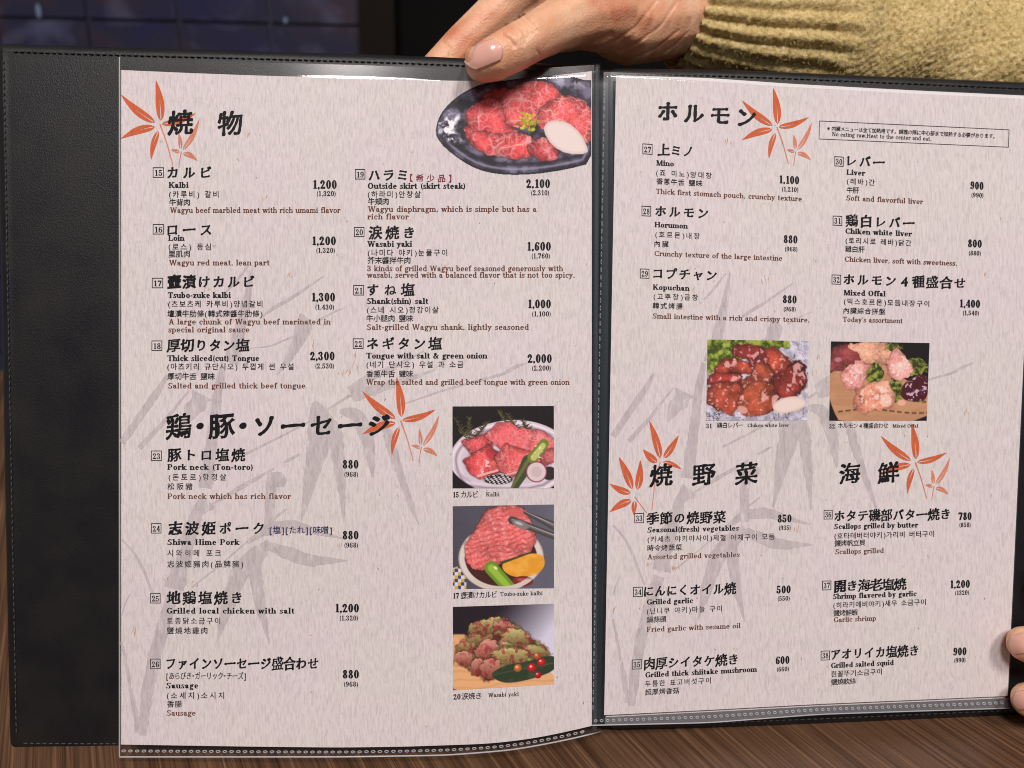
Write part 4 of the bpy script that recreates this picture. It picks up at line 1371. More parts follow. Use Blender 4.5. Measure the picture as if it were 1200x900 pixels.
# fibre flecks in the paper: small clusters of ticks
def flecks(page, parent, spots, mt):
    P, F = [], []
    for (cx, cy, r) in spots:
        for _ in range(random.randint(2, 5) if r > 2 else 2):
            x, y = cx + random.uniform(-r, r) * 1.2, cy + random.uniform(-r, r) * .7
            l, w, a = random.uniform(.6, 1.1) * r, random.uniform(.25, .5) * (1 + r * .12), random.uniform(-.5, .3)
            dx, dy = math.sin(a) * l, math.cos(a) * l
            o = len(P)
            z = len(F) * 1e-8
            P += [(x - dx - w * .3, y - dy, z), (x - dx + w * .3, y - dy, z), (x + w, y, z), (x + dx, y + dy, z), (x - w, y, z)]
            F.append((o, o + 1, o + 2, o + 3, o + 4))
    o = print_mesh('paper_flecks', P, F, page, 0.00004, M[mt], parent)
    o['kind'] = 'stuff'
random.seed(11)
sp = [(373, 405, 5), (341, 323, 4), (405, 437, 5), (420, 417, 4), (418, 428, 4), (154, 740, 5), (216, 708, 5), (228, 685, 5), (291, 158, 3), (243, 338, 3), (194, 680, 3), (398, 640, 4), (520, 310, 3), (310, 232, 3), (689, 310, 2)]
sp += [(random.uniform(150, 685), random.uniform(105, 860), random.uniform(.8, 2)) for _ in range(26)]
flecks(d_left, PAGE_L, sp, 'fleck')
flecks(d_left, PAGE_L, [(random.uniform(150, 685), random.uniform(100, 860), random.uniform(.7, 1.8)) for _ in range(34)], 'fleck_grey')
sp = [(853, 167, 4), (897, 329, 4), (810, 340, 4), (933, 620, 4), (792, 666, 4), (761, 661, 3), (782, 690, 4), (722, 716, 4), (961, 420, 4), (953, 437, 4), (1133, 483, 3), (1155, 322, 3)]
sp += [(random.uniform(730, 1175), random.uniform(115, 815), random.uniform(.8, 2)) for _ in range(22)]
flecks(d_right, PAGE_R, sp, 'fleck')
flecks(d_right, PAGE_R, [(random.uniform(730, 1175), random.uniform(110, 815), random.uniform(.7, 1.8)) for _ in range(30)], 'fleck_grey')

# ------------------------------------------------------------------ printed dish photographs
class Pic:
    """a small painted print; coordinates are those of an enlarged view (x0..x1, y0..y1)"""
    def __init__(s, x0, x1, y0, y1, step):
        s.X, s.Y = np.meshgrid(np.arange(x0, x1 + step * .5, step), np.arange(y0, y1 + step * .5, step), indexing='ij')
        s.c = np.zeros(s.X.shape + (3,))
    def n(s, f, seed=0, o=4, ax=1.0):
        return fbm(s.X * f, s.Y * f * ax, seed, o)
    def fill(s, col):
        s.c[:] = np.array(col, float)
    def sdf(s, pts):
        """signed distance, positive inside"""
        p = np.array(pts, float)
        d = np.full(s.X.shape, 1e9)
        ins = np.zeros(s.X.shape, bool)
        for (ax, ay), (bx, by) in zip(p, np.roll(p, -1, 0)):
            ex, ey = bx - ax, by - ay
            t = np.clip(((s.X - ax) * ex + (s.Y - ay) * ey) / (ex * ex + ey * ey + 1e-9), 0, 1)
            d = np.minimum(d, np.hypot(s.X - ax - t * ex, s.Y - ay - t * ey))
            cond = (ay > s.Y) != (by > s.Y)
            ins ^= cond & (s.X < (bx - ax) * (s.Y - ay) / (by - ay + 1e-12) + ax)
        return np.where(ins, d, -d)
    def rnd(s, pts, k=2):
        p = np.array(pts, float)
        for _ in range(k):
            q = np.roll(p, -1, 0)
            p = np.stack([p * .75 + q * .25, p * .25 + q * .75], 1).reshape(-1, 2)
        return p
    def put(s, mask, col):
        m = np.clip(mask, 0, 1)[..., None]
        s.c = s.c * (1 - m) + np.asarray(col, float) * m
    def shape(s, pts, col, soft=3, rnd=2, rough=0, seed=0):
        d = s.sdf(s.rnd(pts, rnd) if rnd else pts)
        if rough:
            d = d + (s.n(.05, seed) - .5) * rough
        m = np.clip(d / soft + .5, 0, 1)
        s.put(m, col)
        return d, m
    def ell(s, cx, cy, rx, ry, a=0):
        dx, dy = s.X - cx, s.Y - cy
        c, q = math.cos(R(a)), math.sin(R(a))
        u, v = (dx * c + dy * q) / rx, (-dx * q + dy * c) / ry
        return (1 - np.hypot(u, v)) * min(rx, ry)
    def cap(s, x0, y0, x1, y1, w0, w1):
        ex, ey = x1 - x0, y1 - y0
        t = np.clip(((s.X - x0) * ex + (s.Y - y0) * ey) / (ex * ex + ey * ey), 0, 1)
        return (w0 + (w1 - w0) * t) - np.hypot(s.X - x0 - t * ex, s.Y - y0 - t * ey)
    def meat(s, pts, col, fat=(240, 190, 185), marble=.75, seed=0, f=.03, shade=.45, rnd=1, rag=26, seam=.5):
        d = s.sdf(s.rnd(pts, rnd) if rnd else pts) + 8 + (s.n(.035, seed + 40) - .5) * rag
        m = np.clip(d / 4 + .5, 0, 1)
        s.put(np.clip((d + 7) / 7, 0, 1) * seam, (70, 14, 18))           # contact line between slices
        f = f * .5
        col = np.array(col) * .82 + np.array((196, 118, 112)) * .18
        rid = 1 - np.abs(s.n(f, seed, 2) - .5) * 17
        rid2 = 1 - np.abs(s.n(f * 1.9, seed + 5, 2) - .5) * 13
        rid3 = 1 - np.abs(s.n(f * 4.4, seed + 15, 2) - .5) * 10
        k = np.clip(np.maximum(np.maximum(rid, rid2 * .8), rid3 * .62), 0, 1) * marble * np.clip(s.n(.012, seed + 70) * 2.6 - .5, .15, 1)
        v = .60 + .7 * s.n(.018, seed + 8) + .34 * (s.n(.16, seed + 9, 2) - .5) - shade * np.exp(-np.clip(d, 0, None) / 14) + .1
        base = np.array(col, float) * v[..., None]
        base = base * (1 - k[..., None]) + np.array(fat, float) * k[..., None] * (.65 + .4 * v[..., None])
        s.put(m, base)
        return d, m
    def blobs(s, n, box, r, col, seed, jit=30, ar=.6):
        rg = random.Random(seed)
        for _ in range(n):
            x, y = rg.uniform(box[0], box[1]), rg.uniform(box[2], box[3])
            rr = rg.uniform(.5, 1) * r
            j = rg.uniform(-jit, jit)
            d = s.ell(x, y, rr, rr * rg.uniform(ar * .6, ar), rg.uniform(0, 180))
            s.put(d / 2.5 + .4, np.array(col) + j)
    def leafy(s, mask, a, b_, seed, f=.06):
        k = np.clip((s.n(f, seed, 4) - .35) * 3, 0, 1)[..., None]
        s.put(mask, np.array(a, float) * (1 - k) + np.array(b_, float) * k)
    def spec(s, mask_d, seed, thr=.66, f=.035, col=(245, 225, 225), amt=.9, ax=1.0):
        k = np.clip((s.n(f, seed, 3, ax) - thr) * 14, 0, 1) * np.clip(mask_d / 8, 0, 1) * amt
        s.put(k, col)
    def object(s, name, corners, page, parent, label, keep=None):
        """lay the print on the page: bilinear between its four corner pixels"""
        nu, nv = s.X.shape
        u = np.linspace(0, 1, nu)[:, None]
        v = np.linspace(0, 1, nv)[None, :]
        (a, b_, c, d) = [np.array(k, float) for k in corners]
        px = a[0] * (1 - u) * (1 - v) + b_[0] * u * (1 - v) + c[0] * u * v + d[0] * (1 - u) * v
        py = a[1] * (1 - u) * (1 - v) + b_[1] * u * (1 - v) + c[1] * u * v + d[1] * (1 - u) * v
        fs = gridfaces(nu, nv)
        if keep is not None:
            kk = keep.ravel()
            fs = [f for f in fs if kk[f[0]] and kk[f[1]] and kk[f[2]] and kk[f[3]]]
        o = mk(name, W(px, py, page(px, py) - 0.00015).reshape(-1, 3), fs, M['photo'], parent, uv=np.stack([px / 100, py / 100], -1).reshape(-1, 2))
        c = np.clip(s.c, 0, 255) / 255
        lin = np.where(c <= .04045, c / 12.92, ((c + .055) / 1.055) ** 2.4) * PRINT_GAIN
        col = np.concatenate([np.clip(lin, 0, 1), np.ones(lin.shape[:2] + (1,))], -1).reshape(-1, 4)
        at = o.data.color_attributes.new('Col', 'FLOAT_COLOR', 'POINT')
        at.data.foreach_set('color', col.astype(np.float32).ravel())
        o['label'] = label
        return o
PRINT_GAIN = 1.22
STEP = 2.3

# plate of marbled slices, cut out along the plate's own edge
p = Pic(436, 1178, 92, 586, STEP)
OUT = [(440, 385), (452, 320), (480, 272), (530, 222), (590, 182), (660, 152), (760, 138), (880, 122), (1000, 113), (1080, 116), (1120, 130), (1150, 136), (1182, 134), (1190, 300), (1182, 522), (1050, 556), (900, 577), (780, 580), (680, 567), (600, 537), (520, 482), (465, 432)]
po = p.sdf(p.rnd(OUT, 1))
k = np.clip((p.n(.02, 3, 4) - .38) * 3.2, 0, 1)[..., None]
p.c = np.array((34, 30, 40.)) * (1 - k) + np.array((112, 106, 128.)) * k
k = np.clip((p.n(.05, 9, 4) - .56) * 7, 0, 1) * np.clip((560 - p.X) / 120, 0, 1) * np.clip((470 - p.Y) / 60, 0, 1) * np.clip((p.Y - 240) / 40, 0, 1)
p.put(k, (205, 205, 222))
p.put(np.exp(-((po - 26) / 7) ** 2) * np.clip((p.Y - 400) / 50, 0, 1) * .75, (150, 145, 170))
p.put(np.exp(-((po - 48) / 9) ** 2) * np.clip((p.Y - 380) / 50, 0, 1) * .7, (22, 18, 26))
p.put(np.exp(-((po - 3) / 4) ** 2) * .8, (22, 20, 30))
k = np.clip((p.n(.03, 21, 3) - .5) * 6, 0, 1) * np.clip((200 - p.Y) / 60, 0, 1) * np.clip((p.X - 960) / 60, 0, 1)
p.put(k, (170, 165, 185))
k = np.clip((po - 22) / 12, 0, 1) * np.clip((96 - po) / 20, 0, 1) * np.clip((600 - p.X) / 50, 0, 1) * np.clip((p.Y - 285) / 30, 0, 1) * np.clip((440 - p.Y) / 30, 0, 1)
p.put(k * np.clip((p.n(.035, 2) - .5) * 8, 0, 1), (236, 236, 245))
p.put(np.clip(p.ell(482, 262, 12, 8) / 5, 0, 1), (225, 225, 235))
p.meat([(640, 240), (690, 195), (790, 175), (800, 220), (740, 250)], (176, 40, 48), seed=31, marble=.35)
p.meat([(750, 250), (785, 190), (850, 150), (930, 143), (1000, 168), (1034, 215), (960, 300), (850, 355), (760, 345)], (214, 62, 66), seed=1)
p.meat([(915, 335), (950, 255), (1050, 207), (1130, 228), (1170, 290), (1178, 400), (1150, 436), (1060, 380), (950, 360)], (206, 66, 68), seed=2, f=.04)
p.meat([(580, 345), (650, 388), (640, 430), (600, 420)], (190, 50, 56), seed=6)
p.meat([(583, 302), (636, 240), (730, 218), (752, 262), (757, 345), (845, 385), (740, 398), (640, 380), (598, 345)], (212, 56, 62), seed=3)
p.meat([(606, 405), (640, 380), (740, 402), (840, 388), (895, 415), (885, 500), (800, 494), (680, 478), (615, 442)], (205, 56, 60), seed=4)
p.meat([(880, 432), (960, 398), (1012, 460), (1000, 514), (890, 492)], (196, 50, 56), seed=5)
rg = random.Random(5)
for i in range(46):
    a = rg.uniform(0, 6.28); r0 = rg.uniform(5, 58)
    x, y = 872 + math.cos(a) * r0 * 1.0, 335 + math.sin(a) * r0 * .8
    p.put(p.cap(x, y, x + rg.uniform(-14, 14), y + rg.uniform(-16, 8), 7, 2) / 2 + .3, np.array((190, 180, 38)) * rg.uniform(.6, 1.15))
d, m = p.shape([(945, 372), (962, 335), (1000, 322), (1065, 333), (1122, 384), (1152, 440), (1158, 482), (1060, 484), (988, 444)], (226, 210, 204), rnd=1)
p.put(m * np.clip(1 - d / 16, 0, 1) * .35, (170, 145, 140))
p.object('printed_photo', [(509, 83), (694.5, 83), (694.5, 206.5), (509, 206.5)], d_left, PAGE_L, 'printed oval plate of marbled red meat slices with white radish', keep=(po > -1) & (p.X < 1174))

# kalbi
p = Pic(521, 997, 105, 488, STEP)
p.fill((24, 17, 18))
d, m = p.shape([(505, 330), (545, 262), (620, 208), (740, 172), (850, 168), (950, 190), (1040, 240), (1040, 520), (600, 520), (540, 470), (510, 400)], (206, 192, 204), rnd=2)
for w_, c_ in ((14, (236, 226, 234)), (30, (150, 132, 148)), (46, (222, 208, 218)), (80, (190, 170, 180))):
    p.put(np.exp(-((d - w_) / 5) ** 2) * m * .9, c_)
p.put(np.clip(-p.ell(800, 330, 300, 190) / 4, 0, 1) * np.clip((p.Y - 380) / 20, 0, 1) * np.clip((640 - p.X) / 30, 0, 1), (26, 18, 22))
p.put(np.exp(-(p.ell(810, 300, 318, 205) / 5) ** 2) * np.clip((p.Y - 380) / 40, 0, 1) * np.clip((620 - p.X) / 30, 0, 1) * .8, (176, 160, 172))
rg = random.Random(2)
for (bx, by, tx, ty) in ((610, 290, 535, 165), (600, 270, 600, 160), (650, 250, 560, 230), (800, 215, 740, 135), (830, 220, 780, 145), (880, 225, 850, 175), (640, 235, 690, 180)):
    for i in range(14):
        s_ = i / 13
        x, y = bx + (tx - bx) * s_, by + (ty - by) * s_
        for sg in (-1, 1):
            g_ = rg.uniform(.55, 1.2)
            p.put(p.cap(x, y, x + sg * rg.uniform(12, 26) * (1.1 - s_ * .6), y - rg.uniform(2, 18), 3.2, 1.4) / 2 + .3, np.array((82, 76, 40)) * g_)
p.meat([(575, 270), (690, 236), (705, 292), (622, 334)], (196, 60, 66), seed=11, rnd=0, rag=14, marble=.5, f=.06)
p.meat([(685, 245), (735, 188), (790, 186), (830, 216), (940, 228), (992, 268), (990, 312), (960, 375), (880, 362), (760, 305)], (216, 84, 90), seed=12, rnd=0, rag=14, marble=.55, f=.055, shade=.25)
p.meat([(578, 362), (690, 293), (742, 338), (758, 402), (650, 440), (600, 402)], (204, 58, 62), seed=13, rnd=0, rag=14, marble=.45, f=.07)
k = np.clip((p.n(.03, 91, 3, .35) - .52) * 5, 0, 1) * np.clip(p.ell(860, 270, 150, 70, 10) / 20, 0, 1)
p.put(k * .6, (240, 150, 150))
k = np.clip((p.n(.02, 92, 3) - .5) * 5, 0, 1) * np.clip(p.ell(680, 370, 110, 70) / 20, 0, 1)
p.put(k * .45, (120, 18, 26))
p.spec(p.ell(700, 390, 90, 40), 93, .62, .05, (250, 226, 222), .7)
p.put(np.clip(p.cap(640, 432, 752, 400, 7, 6) / 3, 0, 1) * .8, (236, 196, 188))
p.meat([(728, 342), (775, 288), (885, 330), (893, 402), (835, 412), (790, 434), (750, 402)], (208, 72, 74), seed=14, rnd=0, rag=14, marble=.55, f=.06)
p.put(np.clip(p.cap(770, 428, 830, 412, 6, 5) / 3, 0, 1) * .7, (240, 200, 196))
p.meat([(930, 330), (990, 310), (994, 360), (950, 374)], (214, 96, 98), seed=15, rnd=0, rag=14, marble=.4)
k = (np.sin(p.X * .3 + p.Y * .2) * np.sin(p.Y * .42) > .1) * (p.n(.05, 4) > .42)
p.put(np.clip(p.ell(735, 448, 75, 26) / 5, 0, 1), (40, 34, 34))
p.put(np.clip(p.ell(735, 448, 75, 26) / 5, 0, 1) * k, (214, 206, 208))
p.put(np.clip(p.ell(975, 420, 40, 34) / 5, 0, 1), (48, 40, 36))
p.put(p.cap(878, 366, 812, 486, 34, 18) / 3, (66, 74, 44))
p.put(p.cap(872, 366, 800, 486, 12, 8) / 6, (104, 108, 62))
p.put(p.cap(950, 282, 898, 348, 25, 27) / 3, (112, 128, 48))
p.put(p.cap(946, 290, 902, 346, 15, 17) / 4, (186, 190, 108))
p.blobs(12, (895, 950, 290, 350), 6, (236, 226, 190), 3)
p.put(p.ell(915, 413, 51, 51) / 3, (132, 62, 82))
p.put(p.ell(915, 413, 46, 46) / 4, (214, 196, 196))
p.put(np.clip(p.ell(915, 413, 30, 30) / 10, 0, 1) * .5, (188, 160, 164))
p.object('printed_photo', [(530.3, 476.3), (649, 475.7), (649.2, 572), (530.3, 572.2)], d_left, PAGE_L, 'printed photo of red sliced beef with green pepper on a white plate')

# pot-pickled kalbi
p = Pic(521, 997, 570, 958, STEP)
p.c[:] = np.array((86, 84, 96.)) * (.78 + .3 * (p.X - 521) / 476 + .12 * p.n(.01, 3))[..., None]
ck = ((np.floor(p.X / 16) + np.floor(p.Y / 16)) % 3)[..., None]
p.put(np.clip((586 - p.X) / 4, 0, 1) * np.clip((p.Y - 858 + (p.X - 521) * .3) / 4, 0, 1), np.where(ck == 0, np.array((60, 62, 120.)), np.where(ck == 1, np.array((214, 206, 206.)), np.array((196, 168, 70.)))))
bo = p.ell(748, 815, 203, 158)
p.put(bo / 3, (176, 160, 152))
p.put(np.clip(p.ell(560, 700, 60, 40) / 10, 0, 1) * np.clip(bo / 3, 0, 1) * .5, (220, 214, 212))
p.put((bo - 4) / 4, (214, 202, 194))
p.put((bo - 24) / 4, (66, 34, 28))
d, m = p.meat([(684, 604), (720, 586), (790, 578), (850, 590), (872, 625), (908, 708), (892, 772), (850, 792), (760, 834), (700, 842), (640, 872), (592, 832), (578, 772), (618, 702), (660, 640)], (212, 92, 90), fat=(238, 190, 184), marble=.35, seed=21, f=.03, shade=.2)
rows = p.Y * .20 + p.X * .05 + 9 * (p.n(.014, 5) - .5) + 2.4 * (p.n(.06, 15, 2) - .5)
k = (.5 + .5 * np.sin(rows * 1.35))
cols_ = .5 + .5 * np.sin((p.X - p.Y * .3) * .16 + 3 * p.n(.03, 6))
p.put(m * np.clip(.75 - k * 2.2, 0, 1) * .55 * np.clip(p.n(.02, 78) * 2.4 - .4, .2, 1), (150, 46, 50))
p.put(m * np.clip(k * cols_ - .55, 0, 1) * 1.5 * np.clip(p.n(.012, 77) * 2 - .6, 0, 1), (244, 206, 200))
p.put(p.cap(800, 606, 860, 608, 22, 16) / 3, (206, 96, 92))
for (x0, y0, x1, y1, w0, w1) in ((860, 604, 1010, 676, 9, 22), (800, 640, 1010, 722, 20, 17)):
    d = p.cap(x0, y0, x1, y1, w0, w1)
    p.put(d / 3, (74, 68, 68))
    p.put(p.cap(x0, y0 - 4, x1, y1 - 5, w0 * .2, w1 * .22) / 3 + .3, (168, 162, 160))
    p.put(np.clip((d - 12) / 4, 0, 1) * .8, (112, 104, 102))
p.put(np.clip(p.ell(840, 660, 46, 20, 22) / 4, 0, 1), (128, 120, 118))
p.put(np.clip(p.ell(832, 655, 26, 8, 22) / 4, 0, 1) * .8, (206, 200, 198))
d, m = p.shape([(745, 846), (800, 815), (880, 795), (945, 800), (958, 850), (920, 896), (830, 910), (770, 890)], (222, 150, 44), rnd=2)
p.put(m * np.clip((p.n(.03, 3) - .45) * 4, 0, 1) * .6, (238, 180, 84))
p.put(np.clip(p.cap(750, 838, 890, 792, 8, 4) / 3, 0, 1), (62, 70, 30))
p.put(p.ell(850, 925, 52, 26) / 3, (118, 38, 34))
p.put(p.ell(845, 918, 30, 10) / 5, (170, 80, 70))
d = p.cap(702, 862, 812, 985, 34, 30)
p.put(d / 3, (104, 142, 36))
p.put(np.clip((d - 12) / 10, 0, 1) * .8, (160, 194, 70))
p.put(np.clip(p.ell(722, 862, 14, 8, 40) / 4, 0, 1), (226, 236, 170))
p.put((bo < 24) * (bo > 4) * np.clip((p.Y - 900) / 20, 0, 1), (206, 192, 182))
p.object('printed_photo', [(530.6, 593.3), (649.2, 591.2), (649.2, 689.3), (530.8, 690.2)], d_left, PAGE_L, 'printed photo of ridged raw beef lifted by tongs from a pot with pumpkin')

# wasabi yaki
p = Pic(523, 997, 158, 544, STEP)
g = np.clip((p.X - 640) / 330 + (p.Y - 300) / 420, 0, 1)[..., None]
p.c = np.array((30, 22, 30.)) * (1 - g) + np.array((206, 202, 220.)) * g
d, m = p.shape([(500, 284), (600, 288), (720, 400), (860, 440), (1010, 490), (1010, 600), (500, 600)], (222, 168, 118), rnd=1, soft=8)
p.put(m * np.clip((np.sin(p.Y * .16 + 8 * p.n(.006, 4)) - .4), 0, 1) * .5, (190, 128, 82))
H = [(535, 385), (590, 345), (585, 310), (612, 292), (605, 260), (640, 233), (690, 218), (772, 213), (778, 242), (822, 250), (852, 282), (882, 322), (962, 358), (972, 402), (900, 430), (800, 448), (705, 502), (680, 514), (640, 472), (580, 442)]
hs = p.sdf(p.rnd(H, 1)) + (p.n(.06, 5) - .5) * 26
p.put(np.clip((hs + 12) / 12, 0, 1) * .5, (90, 50, 30))
gr = p.n(.12, 6, 5)
base = np.array((150, 146, 84.)) * (.5 + .9 * gr[..., None])
cell = p.n(.022, 14, 2)
kr = np.clip((cell - .55) * 9, 0, 1)[..., None]
base = base * (1 - kr) + np.array((152, 66, 62.)) * (.5 + .9 * gr[..., None]) * kr
kp = np.clip((p.n(.03, 27, 2) - .60) * 9, 0, 1)[..., None]
base = base * (1 - kp) + np.array((206, 150, 128.)) * (.6 + .7 * gr[..., None]) * kp
sh = np.clip((p.n(.026, 19, 2) - .50) * 5, 0, 1)[..., None] * .65
base = base * (1 - sh) + np.array((52, 34, 22.)) * sh
p.put(hs / 4 + .5, base)
for n_, (x, y, rx, ry, an) in enumerate(((600, 340, 60, 36, -20), (905, 380, 72, 32, 12), (575, 402, 46, 34, 10), (650, 300, 56, 42, 0), (690, 372, 62, 54, 0), (790, 402, 86, 44, 6), (640, 440, 38, 40, 0), (700, 452, 44, 50, 0), (690, 252, 92, 36, -8), (768, 258, 52, 26, 18), (822, 312, 76, 40, 16))):
    e = p.ell(x, y, rx, ry, an) + (p.n(.05, 60 + n_) - .5) * 34
    t = np.clip((p.Y - y) / ry * .5 + .5, 0, 1)
    t = np.clip(t + (gr - .5) * 1.6, 0, 1)[..., None]
    c_ = np.array((200, 192, 124.)) * (1 - t) + np.array((104, 78, 44.)) * t
    if n_ in (2, 4, 6, 7, 9):
        c_ = np.array((214, 150, 132.)) * (1 - t) + np.array((120, 58, 44.)) * t
    rd = np.clip((p.n(.05, 80 + n_, 3) - .55) * 7, 0, 1)[..., None]
    c_ = c_ * (1 - rd) + (np.array((186, 92, 86.)) * (1 - t) + np.array((110, 34, 34.)) * t) * rd
    p.put(np.clip((e + 10) / 12, 0, 1) * .6, (48, 32, 20))
    p.put(e / 4 + .4, c_ * (.55 + .9 * gr[..., None]))
d, m = p.shape([(692, 482), (760, 440), (860, 432), (960, 405), (1010, 412), (1010, 474), (920, 508), (800, 528), (740, 518)], (44, 58, 38), rnd=2)
p.put(m * np.clip(1 - np.abs(p.sdf([(700, 484), (1000, 440), (1000, 443)])) / 3, 0, 1) * .6, (84, 100, 66))
p.put(m * np.clip((p.n(.02, 8) - .5) * 5, 0, 1) * .5, (70, 86, 62))
for x, y, r_, c_ in ((827, 457, 19, (206, 116, 56)), (893, 459, 23, (190, 34, 38)), (938, 435, 20, (196, 40, 40)), (918, 405, 17, (198, 96, 52)), (922, 496, 17, (176, 34, 40))):
    p.put(p.ell(x, y, r_, r_) / 3 + .3, np.array(c_) * .75)
    p.put(np.clip(p.ell(x - 3, y - 3, r_ * .75, r_ * .75) / 5, 0, 1), c_)
    p.put(np.clip(p.ell(x - 5, y - 6, r_ * .3, r_ * .25) / 2, 0, 1) * .9, (246, 216, 206))
p.object('printed_photo', [(530.7, 711.2), (649.2, 707.5), (649.2, 801.8), (531, 809)], d_left, PAGE_L, 'printed photo of green wasabi covered beef cubes with red berries')

# liver
p = Pic(612, 1142, 36, 456, STEP * 1.1)
k = np.clip((p.n(.04, 3, 4) - .3) * 2.6, 0, 1)[..., None]
p.c = np.array((196, 190, 206.)) * (.8 + .3 * k)
p.put(np.clip((np.abs(p.n(.03, 8, 3, .5) - .5) < .018) * 1.0, 0, 1) * .7, (84, 80, 92))
lf = p.sdf([(600, 20), (1030, 20), (1040, 75), (960, 90), (700, 160), (640, 210), (600, 210)]) + (p.n(.03, 9) - .5) * 40
p.leafy(lf / 5, (58, 74, 20), (158, 172, 66), 6, .05)
def liver(pts, col, seed, thr=.64):
    d = p.sdf(p.rnd(pts, 1)) + 5 + (p.n(.03, seed + 60) - .5) * 36
    m = np.clip(d / 4 + .5, 0, 1)
    col = np.array(col) * .78 + np.array((158, 100, 84)) * .22
    p.put(np.clip((d + 8) / 8, 0, 1) * .45, (84, 24, 20))
    v = .68 + .85 * (p.n(.016, seed) - .4) + .24 * (p.n(.07, seed + 2, 2) - .5) - .4 * np.exp(-np.clip(d, 0, None) / 12) + .15
    p.put(m, np.array(col, float) * v[..., None])
    p.spec(d - 4, seed + 3, thr, .024, (232, 180, 176), .75)
    p.spec(d - 4, seed + 13, thr + .02, .06, (240, 206, 204), .55)
liver([(742, 68), (800, 58), (935, 82), (945, 165), (850, 180), (826, 132), (745, 122)], (122, 30, 32), 1, .60)
liver([(905, 72), (960, 72), (1055, 150), (1024, 205), (960, 205), (935, 150)], (198, 70, 48), 2, .62)
liver([(1040, 160), (1108, 146), (1134, 230), (1102, 312), (1010, 338), (955, 295), (955, 225), (1015, 205)], (160, 48, 42), 3)
liver([(612, 236), (680, 200), (760, 202), (805, 240), (690, 268), (625, 268)], (178, 50, 48), 4, .6)
liver([(642, 200), (690, 138), (772, 126), (846, 180), (832, 214), (680, 206)], (198, 74, 52), 5, .68)
liver([(880, 148), (945, 180), (966, 242), (850, 275), (800, 296), (782, 262), (850, 208)], (196, 84, 56), 6, .6)
liver([(605, 300), (660, 258), (740, 252), (800, 285), (815, 318), (772, 418), (700, 408), (605, 350)], (210, 82, 56), 7, .67)
liver([(826, 282), (900, 246), (970, 280), (985, 345), (950, 404), (872, 440), (775, 404), (776, 350)], (190, 82, 50), 8, .64)
p.put(np.clip(p.ell(800, 400, 34, 22, 20) / 6, 0, 1) * .8, (226, 170, 160))
d, m = p.shape([(946, 378), (1000, 340), (1070, 326), (1128, 342), (1138, 380), (1065, 412), (985, 426)], (228, 208, 198), rnd=2)
p.put(m * np.clip(1 - d / 14, 0, 1) * .4, (176, 148, 138))
p.put(np.clip((p.Y - 395 - .05 * np.abs(p.X - 860)) / 10, 0, 1) * (np.abs(p.n(.05, 4, 3, 2.) - .5) < .05) * np.clip((700 - p.X) / 20, 0, 1), (88, 80, 92))
p.object('printed_photo', [(829.2, 397.9), (947.8, 399.6), (946.4, 492.6), (827.6, 492.8)], d_right, PAGE_R, 'printed photo of glossy reddish brown raw liver on ice and lettuce')

# mixed offal
p = Pic(186, 706, 46, 457, STEP * 1.1)
p.fill((22, 16, 16))
d, m = p.shape([(170, 205), (300, 165), (420, 120), (600, 255), (720, 290), (720, 470), (245, 470), (205, 400), (170, 300)], (190, 142, 106), rnd=1, soft=5)
p.put(m * (.25 + .0 * p.X) * np.clip((p.n(.012, 4, 3, 3.) - .4) * 4, 0, 1), (150, 100, 70))
p.put(np.clip(np.exp(-((p.Y - 406 - 10 * np.sin(p.X * .012)) / 4) ** 2) * (np.sin(p.X * .16) > -.5) * (p.X > 225), 0, 1) * .85, (52, 36, 26))
p.meat([(195, 82), (270, 62), (345, 82), (352, 132), (290, 192), (190, 186)], (124, 46, 48), marble=.2, seed=51, rnd=0, rag=34)
p.put(np.clip(p.ell(225, 140, 26, 16) / 8, 0, 1) * .7, (206, 140, 160))
p.meat([(285, 68), (370, 52), (470, 54), (504, 100), (482, 152), (400, 160), (350, 150), (338, 100)], (214, 158, 126), fat=(240, 206, 180), marble=.4, seed=52, rnd=0, rag=30, seam=.2, shade=.25)
for bx, sd in (((262, 340, 165, 265), 4), ((372, 462, 160, 262), 5), ((590, 690, 130, 215), 6), ((500, 572, 240, 355), 7), ((488, 556, 52, 92), 8), ((640, 690, 340, 360), 9)):
    e = p.ell((bx[0] + bx[1]) / 2, (bx[2] + bx[3]) / 2, (bx[1] - bx[0]) / 1.7, (bx[3] - bx[2]) / 1.7) + (p.n(.06, sd) - .5) * 34
    p.leafy(e / 4, (44, 56, 18), (156, 158, 70), sd, .07)
p.meat([(486, 158), (504, 118), (535, 86), (580, 118), (602, 150), (626, 192), (556, 244), (492, 205)], (232, 158, 148), fat=(246, 214, 204), marble=.45, seed=53, rnd=0, rag=30, seam=.2, shade=.3)
p.meat([(242, 222), (296, 172), (350, 142), (388, 170), (364, 240), (342, 290), (280, 284), (262, 250)], (228, 150, 142), fat=(246, 210, 200), marble=.45, seed=54, rnd=0, rag=30, seam=.2, shade=.3)
p.meat([(326, 306), (400, 268), (490, 258), (530, 322), (512, 384), (440, 392), (370, 414), (326, 374)], (218, 140, 112), fat=(246, 214, 194), marble=.5, seed=55, rnd=0, rag=30, seam=.2, shade=.3)
p.put(np.clip(p.ell(486, 350, 36, 40) / 10, 0, 1) * .8, (238, 206, 184))
p.put(np.clip(p.ell(356, 340, 14, 36, -30) / 6, 0, 1) * .7, (132, 64, 46))
for k_ in (61, 62):
    p.spec(np.maximum(p.ell(428, 330, 95, 60), np.maximum(p.ell(555, 170, 55, 60), p.ell(310, 220, 55, 60))), k_, .63, .05, (252, 230, 222), .6)
d, m = p.shape([(560, 280), (622, 224), (710, 205), (710, 346), (640, 360), (566, 342)], (70, 22, 32), rnd=2)
p.spec(d, 5, .55, .06, (222, 190, 210), .85)
